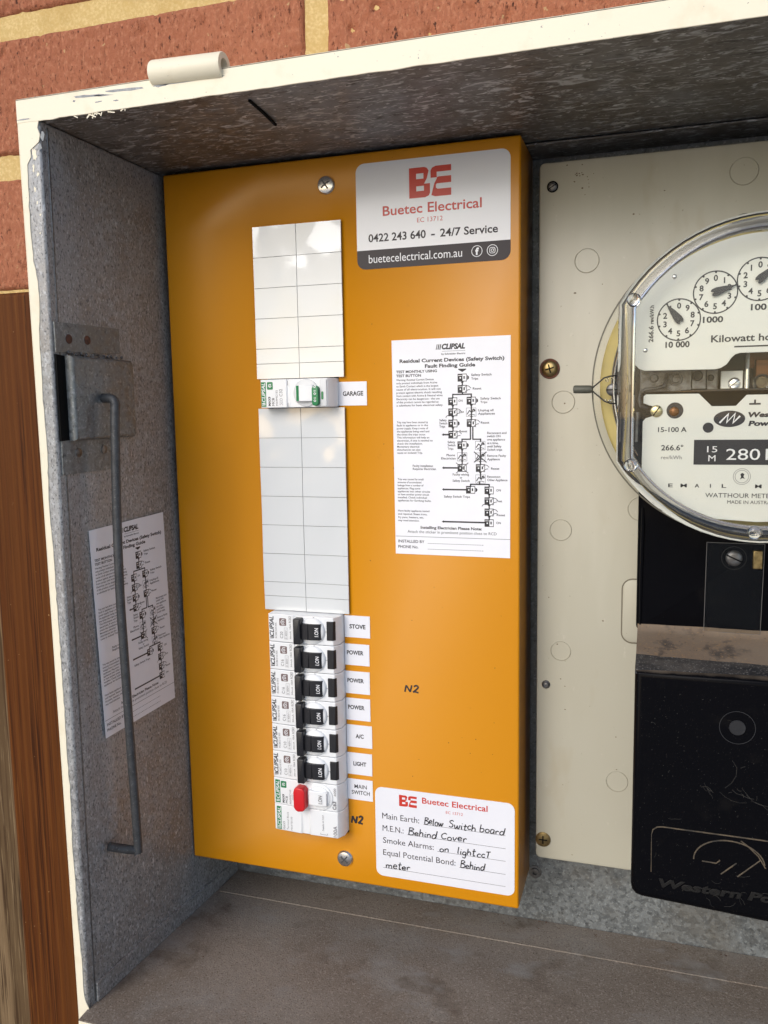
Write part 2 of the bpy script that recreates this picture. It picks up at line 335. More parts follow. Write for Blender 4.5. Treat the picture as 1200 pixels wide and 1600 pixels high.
# ------------------------------------------------------------------ ground and wall
def struct(o): o['kind'] = 'structure'; return o
g = MB(); g.add([(-90000, -90000, -ZO), (90000, -90000, -ZO), (90000, 600, -ZO), (-90000, 600, -ZO)], [(0, 1, 2, 3)])
struct(g.build('ground', paving))
HX0, HX1, HZ0, HZ1 = -78.5, 640.5, -462.5, 47.5
wallr = thing('brick_wall', 'rough red brick wall with sandy yellow mortar around the meter box', 'wall', (100, 40, -ZO))
b = MB(); XA, XB, ZA, ZB = -1300, 1900, -ZO, 1000
for x0, x1, z0, z1 in ((XA, HX0, ZA, ZB), (HX1, XB, ZA, ZB), (HX0, HX1, HZ1, ZB), (HX0, HX1, ZA, HZ0)):
    b.box(x0, x1, 2.2, 90, z0, z1)
b.box(HX0, HX1, 62, 90, HZ0, HZ1)
b.build('mortar', mortar, wallr)
def rough_brick(b, x0, x1, z0, z1, yf):
    st = 1.6; nx = max(2, int((x1-x0)/st)); nz = max(2, int((z1-z0)/st)); vs = []; fs = []
    for j in range(nz+1):
        for i in range(nx+1):
            x = x0+(x1-x0)*i/nx; z = z0+(z1-z0)*j/nz; e = min(i/nx, 1-i/nx)*(x1-x0); e2 = min(j/nz, 1-j/nz)*(z1-z0)
            m = min(e, e2); y = yf + (3.2*(1-m/4.5)**2 if m < 4.5 else 0)
            y += .5*mnoise.noise((x*.05, z*.05, 2)) + .55*mnoise.noise((x*.22, z*.12, 5)) + .35*mnoise.noise((x*.6, z*.3, 9))
            q = mnoise.noise((x*.16, z*.11, 20))
            if q > .30: y += (q-.30)*6
            if m < .01:
                y = 9; x += .9*mnoise.noise((z*.08, x, 4))+.5*mnoise.noise((z*.3, x, 4)) if e < .01 else 0; z += .9*mnoise.noise((x*.08, z, 6))+.6*mnoise.noise((x*.3, z, 6)) if e2 < .01 else 0
            elif m < st*1.2: y += .8
            vs.append((x, y, z))
    n_ = nx+1
    for j in range(nz):
        for i in range(nx): a = j*n_+i; fs.append((a, a+1, a+n_+1, a+n_))
    b.add(vs, fs)
plain = MB()
b = MB(); zc = 57.5; rows = []
k = -int((zc-ZA)/86)-1
while zc+k*86 < ZB-20:
    z0 = zc+1+k*86; z1 = z0+74.0; off = 43+6 if k % 2 == 0 else 43+6-120
    i = int((XA-off)/240)-1
    while off+i*240 < XB:
        x0 = off+i*240+rnd.uniform(-.8, .8); x1 = x0+227.5+rnd.uniform(-.8, .8)
        parts = []
        if x1 <= HX0 or x0 >= HX1 or z1 <= HZ0 or z0 >= HZ1: parts = [(x0, x1, z0, z1)]
        else:
            if x0 < HX0: parts.append((x0, HX0, z0, z1))
            if x1 > HX1: parts.append((HX1, x1, z0, z1))
            a, c = max(x0, HX0), min(x1, HX1)
            if z1 > HZ1: parts.append((a, c, HZ1, z1))
            if z0 < HZ0: parts.append((a, c, z0, HZ0))
        for p in parts:
            if p[1]-p[0] < 4 or p[3]-p[2] < 4 or p[3] < ZA+2: continue
            yf = -rnd.uniform(-.3, .8)
            if p[1] > -420 and p[0] < 420 and p[3] > -60 and p[2] < 240: rough_brick(b, *p, yf)
            else: plain.box(p[0], p[1], yf, 60, max(p[2], ZA+1), p[3])
        i += 1
    k += 1
b.build('bricks', brick, wallr, sharp=70); plain.build('bricks', brick, wallr, bevel=2.6, seg=3)
b = MB(); b.box(-176, -80, -38, -1.5, -ZO+2, -34)
tag(b.build('timber_post', post_wood, bevel=3, seg=3), 'dark reddish brown stained timber post left of the meter box', 'post')
b = MB()
b.box(-318, -178.6, -27, -1.5, -ZO+2, -36)
tag(b.build('timber_board', board_wood, bevel=2.5, seg=3), 'pale weathered timber board with curved grain at lower left edge', 'board')

# ------------------------------------------------------------------ the meter box
YF, YB = -104.6, 52.0
BXR = 600.0
def wallX(y, z):
    s = (y-YF)/(YB-YF); t = (38-z)/490.0
    return (1-s)*((1-t)*-66+t*-70.5) + s*((1-t)*-65+t*-57.2)
cab = thing('meter_box', 'open galvanised steel meter box with cream painted rim set in brick wall', 'meter box', (260, 0, -462))
# left side panel: 12 mm folded box section, inner face slightly twisted
b = MB(); ny, nz = 8, 12; vi = []
ZT0, ZT1 = -452.0, 38.2
for j in range(nz+1):
    for i in range(ny+1):
        y = YF+(YB+6-YF)*i/ny; z = ZT0+(ZT1-ZT0)*j/nz; vi.append((wallX(y, z), y, z))
for j in range(nz+1):
    for i in range(ny+1):
        y = YF+(YB+6-YF)*i/ny; z = ZT0+(ZT1-ZT0)*j/nz; vi.append((-78.0+1.6*(38-z)/490, y, z))
n1 = ny+1; off = n1*(nz+1); fs = []
for j in range(nz):
    for i in range(ny):
        a = j*n1+i; fs.append((a, a+1, a+1+n1, a+n1)); fs.append((off+a, off+a+n1, off+a+1+n1, off+a+1))
for j in range(nz):
    a = j*n1; fs.append((a, a+n1, off+a+n1, off+a)); a += ny; fs.append((a, off+a, off+a+n1, a+n1))
for i in range(ny):
    fs.append((i, off+i, off+i+1, i+1)); a = nz*n1+i; fs.append((a, a+1, off+a+1, off+a))
b.add(vi, fs)
side = b.build('side_panel', galv, cab, bevel=1.2, sharp=25)
# right side panel (out of frame), top, floor, back
b = MB(); b.box(BXR-66, BXR-54, YF, YB+6, -452, 38.2); b.build('side_panel', galv, cab, bevel=1)
b = MB()
nx = 30; P = []
for j, (y) in enumerate((YF, -60, -20, 24, YB+6)):
    for i in range(nx+1):
        x = -78.2+(BXR-54+78.2)*i/nx; P.append((x, y, 38.4 + (mnoise.noise((x*.012, y*.02, 3))*.5 if 0 < j < 4 else 0)))
T = [(p[0], p[1], 48.4) for p in P]; nn = nx+1; k = len(P); fs = []
for j in range(4):
    for i in range(nx): a = j*nn+i; fs += [(a, a+nn, a+nn+1, a+1), (k+a, k+a+1, k+a+nn+1, k+a+nn)]
for i in range(nx): fs += [(i, i+1, k+i+1, k+i), (4*nn+i, k+4*nn+i, k+4*nn+i+1, 4*nn+i+1)]
for j in range(4): a = j*nn; fs += [(a, k+a, k+a+nn, a+nn)]; a += nx; fs += [(a, a+nn, k+a+nn, k+a)]
b.add(P+T, fs)
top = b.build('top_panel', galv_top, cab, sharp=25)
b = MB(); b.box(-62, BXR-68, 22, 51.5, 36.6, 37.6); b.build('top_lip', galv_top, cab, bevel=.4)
b = MB(); b.add([(-70.4, YF-9, -463), (BXR-54, YF-9, -463), (BXR-54, YB+6, -463), (-76, YB+6, -463), (-70.4, YF-9, -449.2), (BXR-54, YF-9, -449.2), (BXR-54, YB+6, -449.2), (-76, YB+6, -449.2)], [(0, 1, 2, 3), (4, 5, 6, 7), (0, 1, 5, 4), (1, 2, 6, 5), (2, 3, 7, 6), (3, 0, 4, 7)])
b.build('floor_panel', dusty, cab)
b = MB(); b.box(-56, BXR-68, 23, 51.6, -449.1, -448.3); b.build('floor_lip', dusty, cab, bevel=.15, seg=1)
b = MB(); b.rings([[(wallX(y, z)+dx, y, z) for dx, z in ((.2, -449), (1.5, -449), (1.5, -437.5-2*(y > 0)), (.2, -437.3-2*(y > 0)))] for y in (-98, -60, -20, 20, 51)])
b.build('floor_lip', galv, cab)
b = MB(); b.box(-78, BXR-54, YB, YB+4, -452, 40); b.build('back_panel', galv_back, cab)
b = MB()
for i in range(60):
    x = rnd.uniform(40, 300); y = rnd.gauss(46, 3.5); r = rnd.uniform(.3, 1.3)
    if i > 40: x, y = rnd.uniform(-50, 300), rnd.uniform(-60, 45); r *= .6
    y = min(y, 50); z = -448.25 if y > 23.5 else -449.1
    b.add([(x+r*rnd.uniform(-1, 1), y+r*rnd.uniform(-1, 1), z+k*r*.3) for k in (0, .2, 1, .6)], [(0, 1, 2), (0, 2, 3), (0, 1, 3), (1, 2, 3)])
crumbs = b.build('rust_crumbs', rust, cab); crumbs['kind'] = 'stuff'
# cream paint on the front edge
def wavy(n, lo, hi, f, seed): return [lo+(hi-lo)*(.5+.5*max(-1, min(1, 1.6*mnoise.noise((i*f, seed, 0))))) for i in range(n)]
b = MB(); n = 150; W = wavy(n, 2.8, 4.6, .09, 3.1); jag = wavy(n, -.35, .35, .9, 8)
outer = []; inner = []
for i in range(n):
    z = 48-(48+462)*i/(n-1); xo = -78.4+1.6*(38-z)/490
    wdt = W[i]+jag[i]
    if -70 < z < -30: wdt += 2.2*math.sin((z+70)/40*math.pi)
    if z > 26: wdt = 12.2+jag[i]*2
    elif z > 20: wdt = 6.5+jag[i]*2
    if z < -440: wdt += 3.5*(min(1, (-440-z)/10))
    outer.append((xo, z)); inner.append((xo+wdt, z))
def film(b, A, B, y0, y1):
    N = len(A)
    vs = [(x, y0, z) for x, z in A]+[(x, y0, z) for x, z in B]+[(x, y1, z) for x, z in A]+[(x, y1, z) for x, z in B]
    fs = []
    for i in range(N-1):
        fs += [(i, i+1, N+i+1, N+i), (2*N+i, 3*N+i, 3*N+i+1, 2*N+i+1), (i, 2*N+i, 2*N+i+1, i+1), (N+i, N+i+1, 3*N+i+1, 3*N+i)]
    fs += [(0, N, 3*N, 2*N), (N-1, 3*N-1, 4*N-1, 2*N-1)]
    b.add(vs, fs)
film(b, outer, inner, YF-.45, YF+.1)
# painted outer skin of the left side
film(b, [(x-.6, z) for x, z in outer], [(x+.05, z) for x, z in outer], YF-.40, 1)
n = 220; lo = [37.4+.22*v for v in wavy(n, -1, 1, .25, 5)]
xs = [-79+(BXR-54+79)*i/(n-1) for i in range(n)]
for i, x in enumerate(xs):
    if -66 < x < -44: lo[i] = 37.4+rnd.uniform(-.3, .2)
film(b, [(x, 48.9) for x in xs], [(x, z) for x, z in zip(xs, lo)], YF-.6, YF+.1)
b.box(-79, BXR-54, YF-.6, 0, 48.3, 49.0)
b.box(-70, BXR-54, YF-9.6, YF-9.1, -463.6, -449.6); b.box(BXR-56, BXR-53.4, YF-.5, YF+.1, -453, 37)
b.build('painted_rim', cream, cab, bevel=.15, seg=1)
b = MB()
for (x, z, l, h, a) in [(-36, 45.6, 20, 1.5, -4), (-27, 44.8, 12, 1.0, -4), (-14, 45.9, 26, 1.8, -2), (5, 45.4, 10, 1.6, 0), (36, 45.2, 7, 1.3, 0), (21, 45.4, 34, .7, 0), (1.5, 47.5, 2.4, 3.0, 0), (-64, 30, 3, 5, 20), (-66, 25, 3, 4, 0), (-74, 39, 10, .8, 0), (-30, 42.2, 5, .7, 0), (-20, 41.6, 3, .8, 0), (-44, 44.2, 2, 1.2, 0)]:
    o = []
    for i in range(14):
        t = 2*math.pi*i/14; q = rnd.uniform(.55, 1.1); o.append((x+l/2*math.cos(t)*q, z+h/2*math.sin(t)*q+l/2*math.cos(t)*q*math.tan(R(a))))
    b.flat(o, YF-.63)
b.build('paint_chips', chip, cab)
# paint splashes on the galvanised fold below the corner
b = MB()
for (x, z, l, h) in [(-70, 22, 3, 8), (-68.5, 12, 2, 3), (-71, 5, 1.6, 3), (-70, -2, 1.2, 2), (-68.6, -8, 1.5, 1.5), (-69.5, -17, 1.2, 1.6), (-71, 15, 1.4, 6)]:
    o = []
    for i in range(16):
        t = 2*math.pi*i/16; q = rnd.uniform(.4, 1.15); o.append((x+l/2*math.cos(t)*q, z+h/2*math.sin(t)*q))
    b.flat(o, YF-.12)
for i in range(12):
    x = rnd.uniform(-46, -12); z = 37.2+rnd.uniform(-.2, .5); b.line([(x, z), (x+rnd.uniform(-3, 5), z-rnd.uniform(.6, 2.2))], .5, YF-.2-.01*i)
b.build('paint_splashes', cream, cab)
# inner fold line of the side panel
b = MB(); b.rings([[(wallX(YF+5, z)+dx, YF+5+dy, z) for dx, dy in ((-.3, 0), (.35, .5), (.35, 1.3), (-.3, 1.8))] for z in (36, -60, -200, -330, -448)])
b.build('fold_seam', darksteel, cab)
# hinge knuckle on the rim
b = MB(); b.lathe([(3.2, 0), (6.0, 0), (6.2, .6), (6.2, 37), (6.0, 37.6), (3.4, 37.6), (3.2, 20), (3.2, 0)], (.6, YF+1.5, 51.6), (1, 0, -.03), 24, caps=False)
b.build('hinge_knuckle', cream, cab)
b = MB(); b.box(1, 37, YF-.2, YF+12, 47.5, 49.2); b.build('hinge_leaf', cream, cab, bevel=.5)
b = MB(); b.tube([(45, -92, 38.0), (43.7, -74, 38.0), (42.4, -57, 37.6)], .8, 6); b.build('ceiling_slot_line', dark, cab)  # thin black tube drawn for the dark slot in the ceiling
# latch housing on the left wall (wall space: x = depth, y = out of the wall, z)
def W(x, y, z): return (wallX(x, z)-y, x, z)
lat = MB(W)
lat.prism([(-102.5, -141.5), (-60.5, -141), (-48.5, -61), (-102.5, -61.4)][:0] or [(-102.5, -77), (-48.8, -75), (-48.3, -60.8), (-102.7, -61.4)], -1.0, -.05)
lat.prism([(-102, -141.6), (-56, -141), (-56, -124), (-102, -123)], -1.0, -.05)
# pressed bulge, open at its outer end
bp = [(-96.5, -78.5), (-44, -78.8), (-42.4, -80.5), (-42.2, -121.5), (-44, -123.3), (-96, -123.6)]
lat.prism(bp[::-1], -6.0, -.1, r=2.6, n=4)
lt = lat.build('latch_housing', galv_back, cab, sharp=40)
b = MB(W); b.prism([(-102.6, -123.6), (-96.2, -123.2), (-96.6, -78.8), (-103, -78)], -1.3, -.05); b.build('latch_slot', dark, cab)
b = MB(W)
b.lathe([(2.6, 0), (2.6, .4), (.05, .5)], (-72.5, -6.0, -100.8), (0, -1, 0), 20)
b.build('rod_hole', dark, cab)
for x, z, m in ((-92.2, -69.6, rust), (-77.2, -69.2, rust), (-89.2, -130.2, darksteel), (-68, -129.6, darksteel)):
    b = MB(W); b.lathe([(2.5, 0), (2.4, .35), (1.5, .7), (.05, .8)], (x, -1.0, z), (0, -1, 0), 18); b.build('rivet', m, cab)
# weld splatter above the bulge
b = MB(W)
for i in range(34): b.ball((-97+rnd.uniform(0, 52), -1-rnd.uniform(.3, 1.2), -77.6+rnd.uniform(-.9, .8)), rnd.uniform(.4, 1.0), n=8)
b.build('weld_bead', darksteel, cab)
b = MB(); b.lathe([(4.3, 0), (4.3, .5), (2.9, .6), (2.9, 1.9), (1.4, 2.0), (1.3, .8), (.05, .8)], (163.6, YB, -414.6), (0, -1, 0), 24); b.build('rivet', darksteel, cab)
# loose stay rod
def rodp(x, y, z): return Vector((wallX(x, z)-y, x, z))
ctrl = [(-73, -5, -101), (-73.6, -12, -101.2), (-74.5, -15, -104.5), (-75.8, -15.2, -112), (-77.4, -14.5, -163), (-78, -14.3, -210), (-77, -14.2, -245), (-75.2, -14, -300), (-72.6, -13.5, -363), (-73, -12, -366.5), (-78, -8, -364), (-84.5, -3, -360)]
pts = []
for i in range(len(ctrl)-1):
    for k in range(4):
        a = [Vector(ctrl[max(0, min(len(ctrl)-1, i+q))]) for q in (-1, 0, 1, 2)]; t = k/4
        v = .5*((2*a[1])+(-a[0]+a[2])*t+(2*a[0]-5*a[1]+4*a[2]-a[3])*t*t+(-a[0]+3*a[1]-3*a[2]+a[3])*t**3); pts.append(rodp(*v))
pts.append(rodp(*ctrl[-1]))
b = MB(); b.tube(pts, 2.55, 14)
tag(b.build('stay_rod', rodm, sharp=50), 'bent grey metal stay rod hanging from the latch on the left wall', 'rod')

# ------------------------------------------------------------------ orange cover panel
PL, PR, PT, PB = -61.0, 160.6, 36.4, -410.6
OX0, OX1, OZ0, OZ1 = 5.6, 52.6, -377.4, 0.0
cov = thing('cover_panel', 'orange powder coated switchboard cover panel fixed by two chrome screws', 'panel', (50, 20, PB))
b = MB(); X = [PL, OX0, OX1, PR]; Z = [PB, OZ0, OZ1, PT]
v = [(x, 0, z) for z in Z for x in X]; f = []
for j in range(3):
    for i in range(3):
        if (i, j) != (1, 1): a = j*4+i; f.append((a, a+1, a+5, a+4))
k = 16; v += [(x, 46, z) for z in Z for x in X]
bd = [(0, 1), (1, 2), (2, 3), (3, 7), (7, 11), (11, 15), (15, 14), (14, 13), (13, 12), (12, 8), (8, 4), (4, 0)]
for a, c in bd: f.append((a, k+a, k+c, c))
b.add(v, f); b.build('front_sheet', orange, cov, bevel=1.1, seg=3, solid=1.4)
b = MB()
for i in range(26):
    x, z = rnd.uniform(58, 158), rnd.uniform(-340, 34)
    if i < 6: x, z = ((75, -83), (80, -130), (74, -60), (110, -215), (96, -236), (150, -230))[i]
    r = rnd.uniform(.12, .4); b.flat([(x+r*math.cos(t)*rnd.uniform(.5, 1.6), z+r*math.sin(t)*rnd.uniform(.5, 1.4)) for t in [k*math.pi/4 for k in range(8)]], -.03)
b.build('dirt_specks', M('brown_specks', (.20, .085, .01), .7), cov)
# inside of the cut-out
b = MB(); b.box(OX0-8, OX1+8, 22, 23, OZ0-8, OZ1+8); b.build('rail_backing', dark, cov)
screwhead(cov, 'chrome_screw', 47.4, .1, 20.5, 5.4, steel, rot=35, dome=.42)
screwhead(cov, 'chrome_screw', 49.5, .1, -395.0, 5.4, steel, rot=50, dome=.42)
def hand(b, st, x, z, h, wd, y, slant=.08, sx=1., seed=1, m=0):
    G = {'B': (.62, [[(.05, 1), (.0, 0)], [(.0, .98), (.42, .98), (.5, .78), (.12, .56), (.5, .48), (.56, .2), (.3, .02), (0, .04)]]),
     'e': (.5, [[(.04, .28), (.38, .34), (.36, .5), (.16, .56), (.0, .3), (.14, .04), (.46, .12)]]),
     'l': (.24, [[(.1, 1), (.04, .1), (.14, 0)]]), 'd': (.6, [[(.44, .46), (.2, .54), (.0, .24), (.16, .0), (.42, .22), (.56, 1.05)], [(.56, 1.05), (.44, .04)]]),
     'o': (.5, [[(.24, .54), (.04, .4), (.04, .12), (.22, 0), (.42, .16), (.4, .42), (.24, .54)]]),
     'w': (.72, [[(0, .52), (.08, .06), (.2, .04), (.34, .4), (.4, .06), (.52, .04), (.68, .52)]]),
     'S': (.55, [[(.5, .86), (.3, 1), (.06, .84), (.12, .62), (.42, .42), (.4, .12), (.2, 0), (0, .12)]]),
     'i': (.22, [[(.08, .5), (.06, .06), (.16, .02)], [(.1, .78), (.13, .72)]]),
     't': (.4, [[(.2, .95), (.14, .1), (.24, 0), (.36, .08)], [(0, .6), (.4, .66)]]),
     'c': (.42, [[(.38, .46), (.2, .54), (0, .28), (.14, .02), (.4, .1)]]),
     'h': (.52, [[(.06, 1), (0, 0)], [(.02, .3), (.2, .54), (.38, .44), (.4, .02)]]),
     'b': (.52, [[(.06, 1), (.0, .04), (.24, .0), (.44, .2), (.36, .46), (.06, .42)]]),
     'a': (.5, [[(.4, .5), (.14, .54), (0, .24), (.12, .0), (.34, .16), (.42, .5)], [(.42, .5), (.4, .08), (.48, .02)]]),
     'r': (.4, [[(.02, .52), (.06, .02)], [(.06, .34), (.2, .54), (.38, .48)]]),
     'n': (.52, [[(.0, .52), (.04, .02)], [(.04, .34), (.22, .54), (.38, .42), (.4, .02)]]),
     'C': (.6, [[(.56, .82), (.36, .98), (.06, .7), (.04, .3), (.24, .02), (.56, .14)]]),
     'v': (.46, [[(0, .52), (.16, .02), (.42, .54)]]), 'u': (.5, [[(.02, .52), (.04, .1), (.2, .0), (.4, .2)], [(.4, .52), (.42, .04)]]),
     'g': (.5, [[(.4, .48), (.16, .54), (0, .26), (.14, .04), (.38, .2), (.42, .5)], [(.42, .5), (.36, -.36), (.16, -.44), (.02, -.3)]]),
     'T': (.5, [[(.0, .92), (.5, 1)], [(.26, .96), (.2, 0)]]), 'm': (.8, [[(0, .52), (.04, .02)], [(.04, .36), (.2, .54), (.34, .4), (.34, .04)], [(.34, .36), (.52, .54), (.66, .4), (.7, .02)]]),
     'N': (.7, [[(0, 0), (.06, .98)], [(.06, .98), (.52, .04)], [(.52, .04), (.6, 1.02)]]), '2': (.6, [[(.04, .8), (.24, 1), (.46, .84), (.36, .5), (.02, .02)], [(.02, .02), (.2, .1), (.56, .0)]])}
    rr = random.Random(seed); cx = 0; k = 0
    for ch in st:
        if ch == ' ': cx += .55; continue
        wch, strokes = G[ch]; dy = rr.uniform(-.09, .09); q = rr.uniform(.85, 1.14)
        for s_ in strokes:
            P = [Vector((p[0], p[1]*q+dy)) for p in s_]; F = []
            for i in range(len(P)-1):
                a = [P[max(0, min(len(P)-1, i+t))] for t in (-1, 0, 1, 2)]
                for t in (0, .33, .66): F.append(.5*((2*a[1])+(-a[0]+a[2])*t+(2*a[0]-5*a[1]+4*a[2]-a[3])*t*t+(-a[0]+3*a[1]-3*a[2]+a[3])*t**3))
            F.append(P[-1])
            b.line([(x+(cx+p.x+p.y*slant)*h*sx, z+p.y*h) for p in F], wd, y-.012*k, m); k += 1
        cx += wch+.08
    return x+cx*h*sx
b = MB(); hand(b, 'N2', 91.0, -280.6, 4.3, 1.0, -.1, sx=1.5, seed=3)
hand(b, 'N2', 54.4, -370.4, 4.5, 1.25, -.1, sx=1.25, seed=5)
b.build('handwritten_marks', ink, cov)

# ------------------------------------------------------------------ blank pole covers
def blank_strip(z_top, rows, label):
    ztot = sum(rows); t = thing('blank_cover', label, 'blank cover', (28.2, 0, z_top-ztot), 'white blank cover strips')
    b = MB(); b.box(.3, 56.2, -1.45, -.1, z_top-ztot+.2, z_top-.2); b.build('backing', groove, t)
    z = z_top; b = MB()
    for k, h in enumerate(rows):
        for x0, x1 in ((0, 27.95), (28.3, 56.5)):
            z0, z1 = z-h+.16, z-.16
            if k == 0: z1 = z
            if k == len(rows)-1: z0 = z-h
            N = 10; vs = []; fs = []
            for j in range(N+1):
                for i in range(N+1):
                    u, w_ = i/N, j/N; x = x0+(x1-x0)*u; zz = z0+(z1-z0)*w_
                    
                    hgt = .42*mnoise.noise((x*.055, zz*.032, 1.7))+.16*mnoise.noise((x*.11, zz*.07, 7.3))
                    vs.append((x, -2.1-hgt*1.15, zz))
            n_ = N+1
            for j in range(N):
                for i in range(N): a = j*n_+i; fs.append((a, a+1, a+n_+1, a+n_))
            q = len(vs); rim = [i for i in range(n_)]+[j*n_+N for j in range(1, n_)]+[N*n_+i for i in range(N-1, -1, -1)]+[j*n_ for j in range(N-1, 0, -1)]
            vs += [(vs[i][0], -1.0, vs[i][2]) for i in rim]
            for i in range(len(rim)): j = (i+1) % len(rim); fs.append((rim[i], q+i, q+j, rim[j]))
            b.add(vs, fs)
        z -= h
    b.build('scored_tiles', blank_white, t, sharp=60)
    return t
blank_strip(0, [18, 18, 18, 18, 9, 9], 'shorter glossy white blank cover strip above the green marked breaker')
blank_strip(-108, [18]*6+[9, 9], 'longer glossy white blank cover strip between green marked breaker and black toggles')

# ------------------------------------------------------------------ breakers
PITCH = 17.75
def body(t, zt, zb, mat=white, dx=0):
    b = MB(); b.exz([(6.0+dx, 21), (6.0+dx, -10.2), (6.6+dx, -11.0), (23.6, -12.0), (24.1, -11.0), (25.2, -11.0), (25.7, -12.3), (49.6, -11.9), (52.2, -7.5), (52.2, 21)], zb+.2, zt-.2)
    return b.build('body', mat, t, bevel=.35)
def fy(x): return -11.0-(x-6.6)/17.0            # face depth at x on the left ledge
def rtext(b, st, x, zlo, h, ln=None, m=0, **k):  # vertical writing, reads upwards; x is the baseline
    b.text(st, x, zlo, h, fy(min(x, 23))-.12 if x < 25 else -12.45, w=ln, rot=90, m=m, **k)
def rcbo(zt, label, rating, code, amp):
    t = thing('circuit_breaker', label, 'circuit breaker', (29, 0, zt-PITCH), 'circuit breakers with black toggles')
    body(t, zt, zt-PITCH)
    b = MB(); b.lathe([(8.35, 0), (8.2, .7), (7.4, 1.6), (5, 2.3), (.05, 2.5)], (36.2, -12.1, zt-8.9), (0, -1, 0), 32)
    b.build('toggle_surround', white, t, sharp=60)
    b = MB(); b.exz([(29.6, -12), (29.6, -15.4), (34.6, -16.2), (34.75, -15.7), (35.0, -15.7), (35.2, -16.2), (41.4, -15.4), (42.4, -14.6), (42.7, -12)], zt-13.9, zt-4.1)
    tg = b.build('toggle', blackp, t, bevel=.4)
    b = MB(); b.text('I.ON', 41.5, zt-11.6, 2.5, -15.75, w=5.4, rot=90, bold=.01); b.build('lettering', white_ink, tg, recalc=False)
    b = MB(); b.prism(rrect(25.5, 30.2, zt-16.9, zt-1.0, .6, 3), -17.6, -11.8, r=.7, n=3); b.build('toggle_bar', blackp, t, sharp=45)
    b = MB(); b.exz([(45.6, -11.5), (45.6, -12.75), (49.7, -12.5), (50.9, -10.6), (50.2, -10.2), (49, -11.5)], zt-14.4, zt-2.6)
    b.build('test_button', blackp, t, bevel=.3)
    b = MB(); b.disc(37.2, zt-.9, .55, -12.5); b.line([(43.2, zt-9), (46, zt-9)], .2, -12.5); b.build('pip', inkgrey, t)
    b = MB(); rtext(b, 'CLIPSAL', 9.9, zt-14.2, 2.9, 12.6, bold=.02, shear=.25)
    for k in (0, 1): b.flat([(7.2+.1, zt-15.9+k*.95), (7.2, zt-15.4+k*.95), (9.9, zt-15.0+k*.95), (9.9, zt-15.6+k*.95)], fy(8.5)-.13)
    rtext(b, code, 12.0, zt-15.4, 1.2, 9.8, m=1); rtext(b, rating, 16.2, zt-15.2, 1.9, 4.2, m=1)
    rtext(b, 'II 400V~', 19.0, zt-15.2, 1.2, 6.2, m=1); rtext(b, '10kA', 21.9, zt-9.0, 1.25, 3.2, m=1); rtext(b, 'RCBO', 22.0, zt-5.0, 1.5, 4.2, m=1); rtext(b, amp, 21.9, zt-15.4, 1.0, 5.2, m=1)
    b.line([(17.2, zt-15.6), (17.2, zt-8.4), (19.5, zt-8.4), (19.5, zt-15.6)], .12, fy(18)-.1, 1, closed=True)
    b.prism(rrect(14.0, 18.6, zt-7.2, zt-2.5, .6, 3), fy(16)-.2, fy(16)+.3, m=2)
    b.line([(17.6, zt-6.5), (15.9, zt-6.5), (15.0, zt-4.9), (15.9, zt-3.3), (17.6, zt-3.3)], .35, fy(16)-.3, 3); b.ring(16.6, zt-4.9, .5, .85, fy(16)-.3, 3, 16)
    b.build('lettering', [ink, inkgrey, rose, white_ink], t, recalc=False)
    return t
specs = [('top most black toggle breaker, marked C20, beside the STOVE label', 'C20'), ('black toggle breaker marked C16 beside the first POWER label, under the STOVE one', 'C16'),
         ('black toggle breaker beside the middle of the three POWER labels', 'C16'), ('black toggle breaker beside the last POWER label, just above the A/C one', 'C16'),
         ('black toggle breaker marked C10 beside the A/C label', 'C10'), ('lowest black toggle breaker, beside the LIGHT label', 'C10')]
zt = -234.2
for lb, rg in specs:
    rcbo(zt, lb, rg, 'RCBE2'+rg[1:]+'/30S', '30mA'); zt -= PITCH
ZMAIN = zt
# green marked breaker for the garage
zt = -90.6
t = thing('circuit_breaker', 'white breaker with green stripes between the two blank strips, GARAGE label beside', 'circuit breaker', (29, 0, zt-17.4), 'breakers with green brand marks')
body(t, zt, zt-17.2)
b = MB(); b.prism([(36.5+8.1*math.cos(2*math.pi*i/36), zt-8.6+8.1*math.sin(2*math.pi*i/36)) for i in range(36)], -12.9, -12, r=.5); b.build('toggle_surround', offwhite, t, sharp=50)
b = MB(); b.exz([(30.2, -12.5), (30.4, -14.6), (35, -15.6), (41.5, -14.6), (42, -12.5)], zt-13.6, zt-4.0); tg = b.build('toggle', white, t, bevel=.4)
b = MB(); b.exz([(30.9, -14.6), (31.2, -14.95), (32.9, -15.32), (33.0, -14.8)], zt-13.3, zt-4.3); b.build('indicator_stripe', green, tg)
b = MB(); b.prism(rrect(40.9, 45.0, zt-16.3, zt-4.6, 2.0), -14.9, -12.2, r=.4); pl = b.build('status_pill', green, t, sharp=45)
b = MB()
for k, ch in enumerate('OIOIO'): b.text(ch, 43.7, zt-14.0+k*2.05, 1.5, -15.0, w=1.3 if ch == 'O' else .35, rot=90, bold=.04)
b.build('lettering', white_ink, pl, recalc=False)
b = MB(); b.prism(rrect(45.2, 49.4, zt-16.6, zt-.8, .6), -12.6, -11.8, r=.2); b.build('window_strip', offwhite, t)
b = MB(); b.prism(rrect(46.2, 47.4, zt-12.6, zt-8.0, .5), -12.85, -12.4); b.build('flag', green, t)
b = MB(); b.prism(rrect(6.7, 9.9, zt-16.3, zt-1.7, .2, 2), fy(7)-.28, fy(7)+.4, m=2); b.prism(rrect(10.8, 14.6, zt-6.2, zt-1.7, .6), fy(11)-.28, fy(11)+.4, m=2)
b.text('CLIPSAL', 9.4, zt-13.6, 2.2, fy(7)-.36, w=11.4, rot=90, bold=.02, shear=.25, m=3)
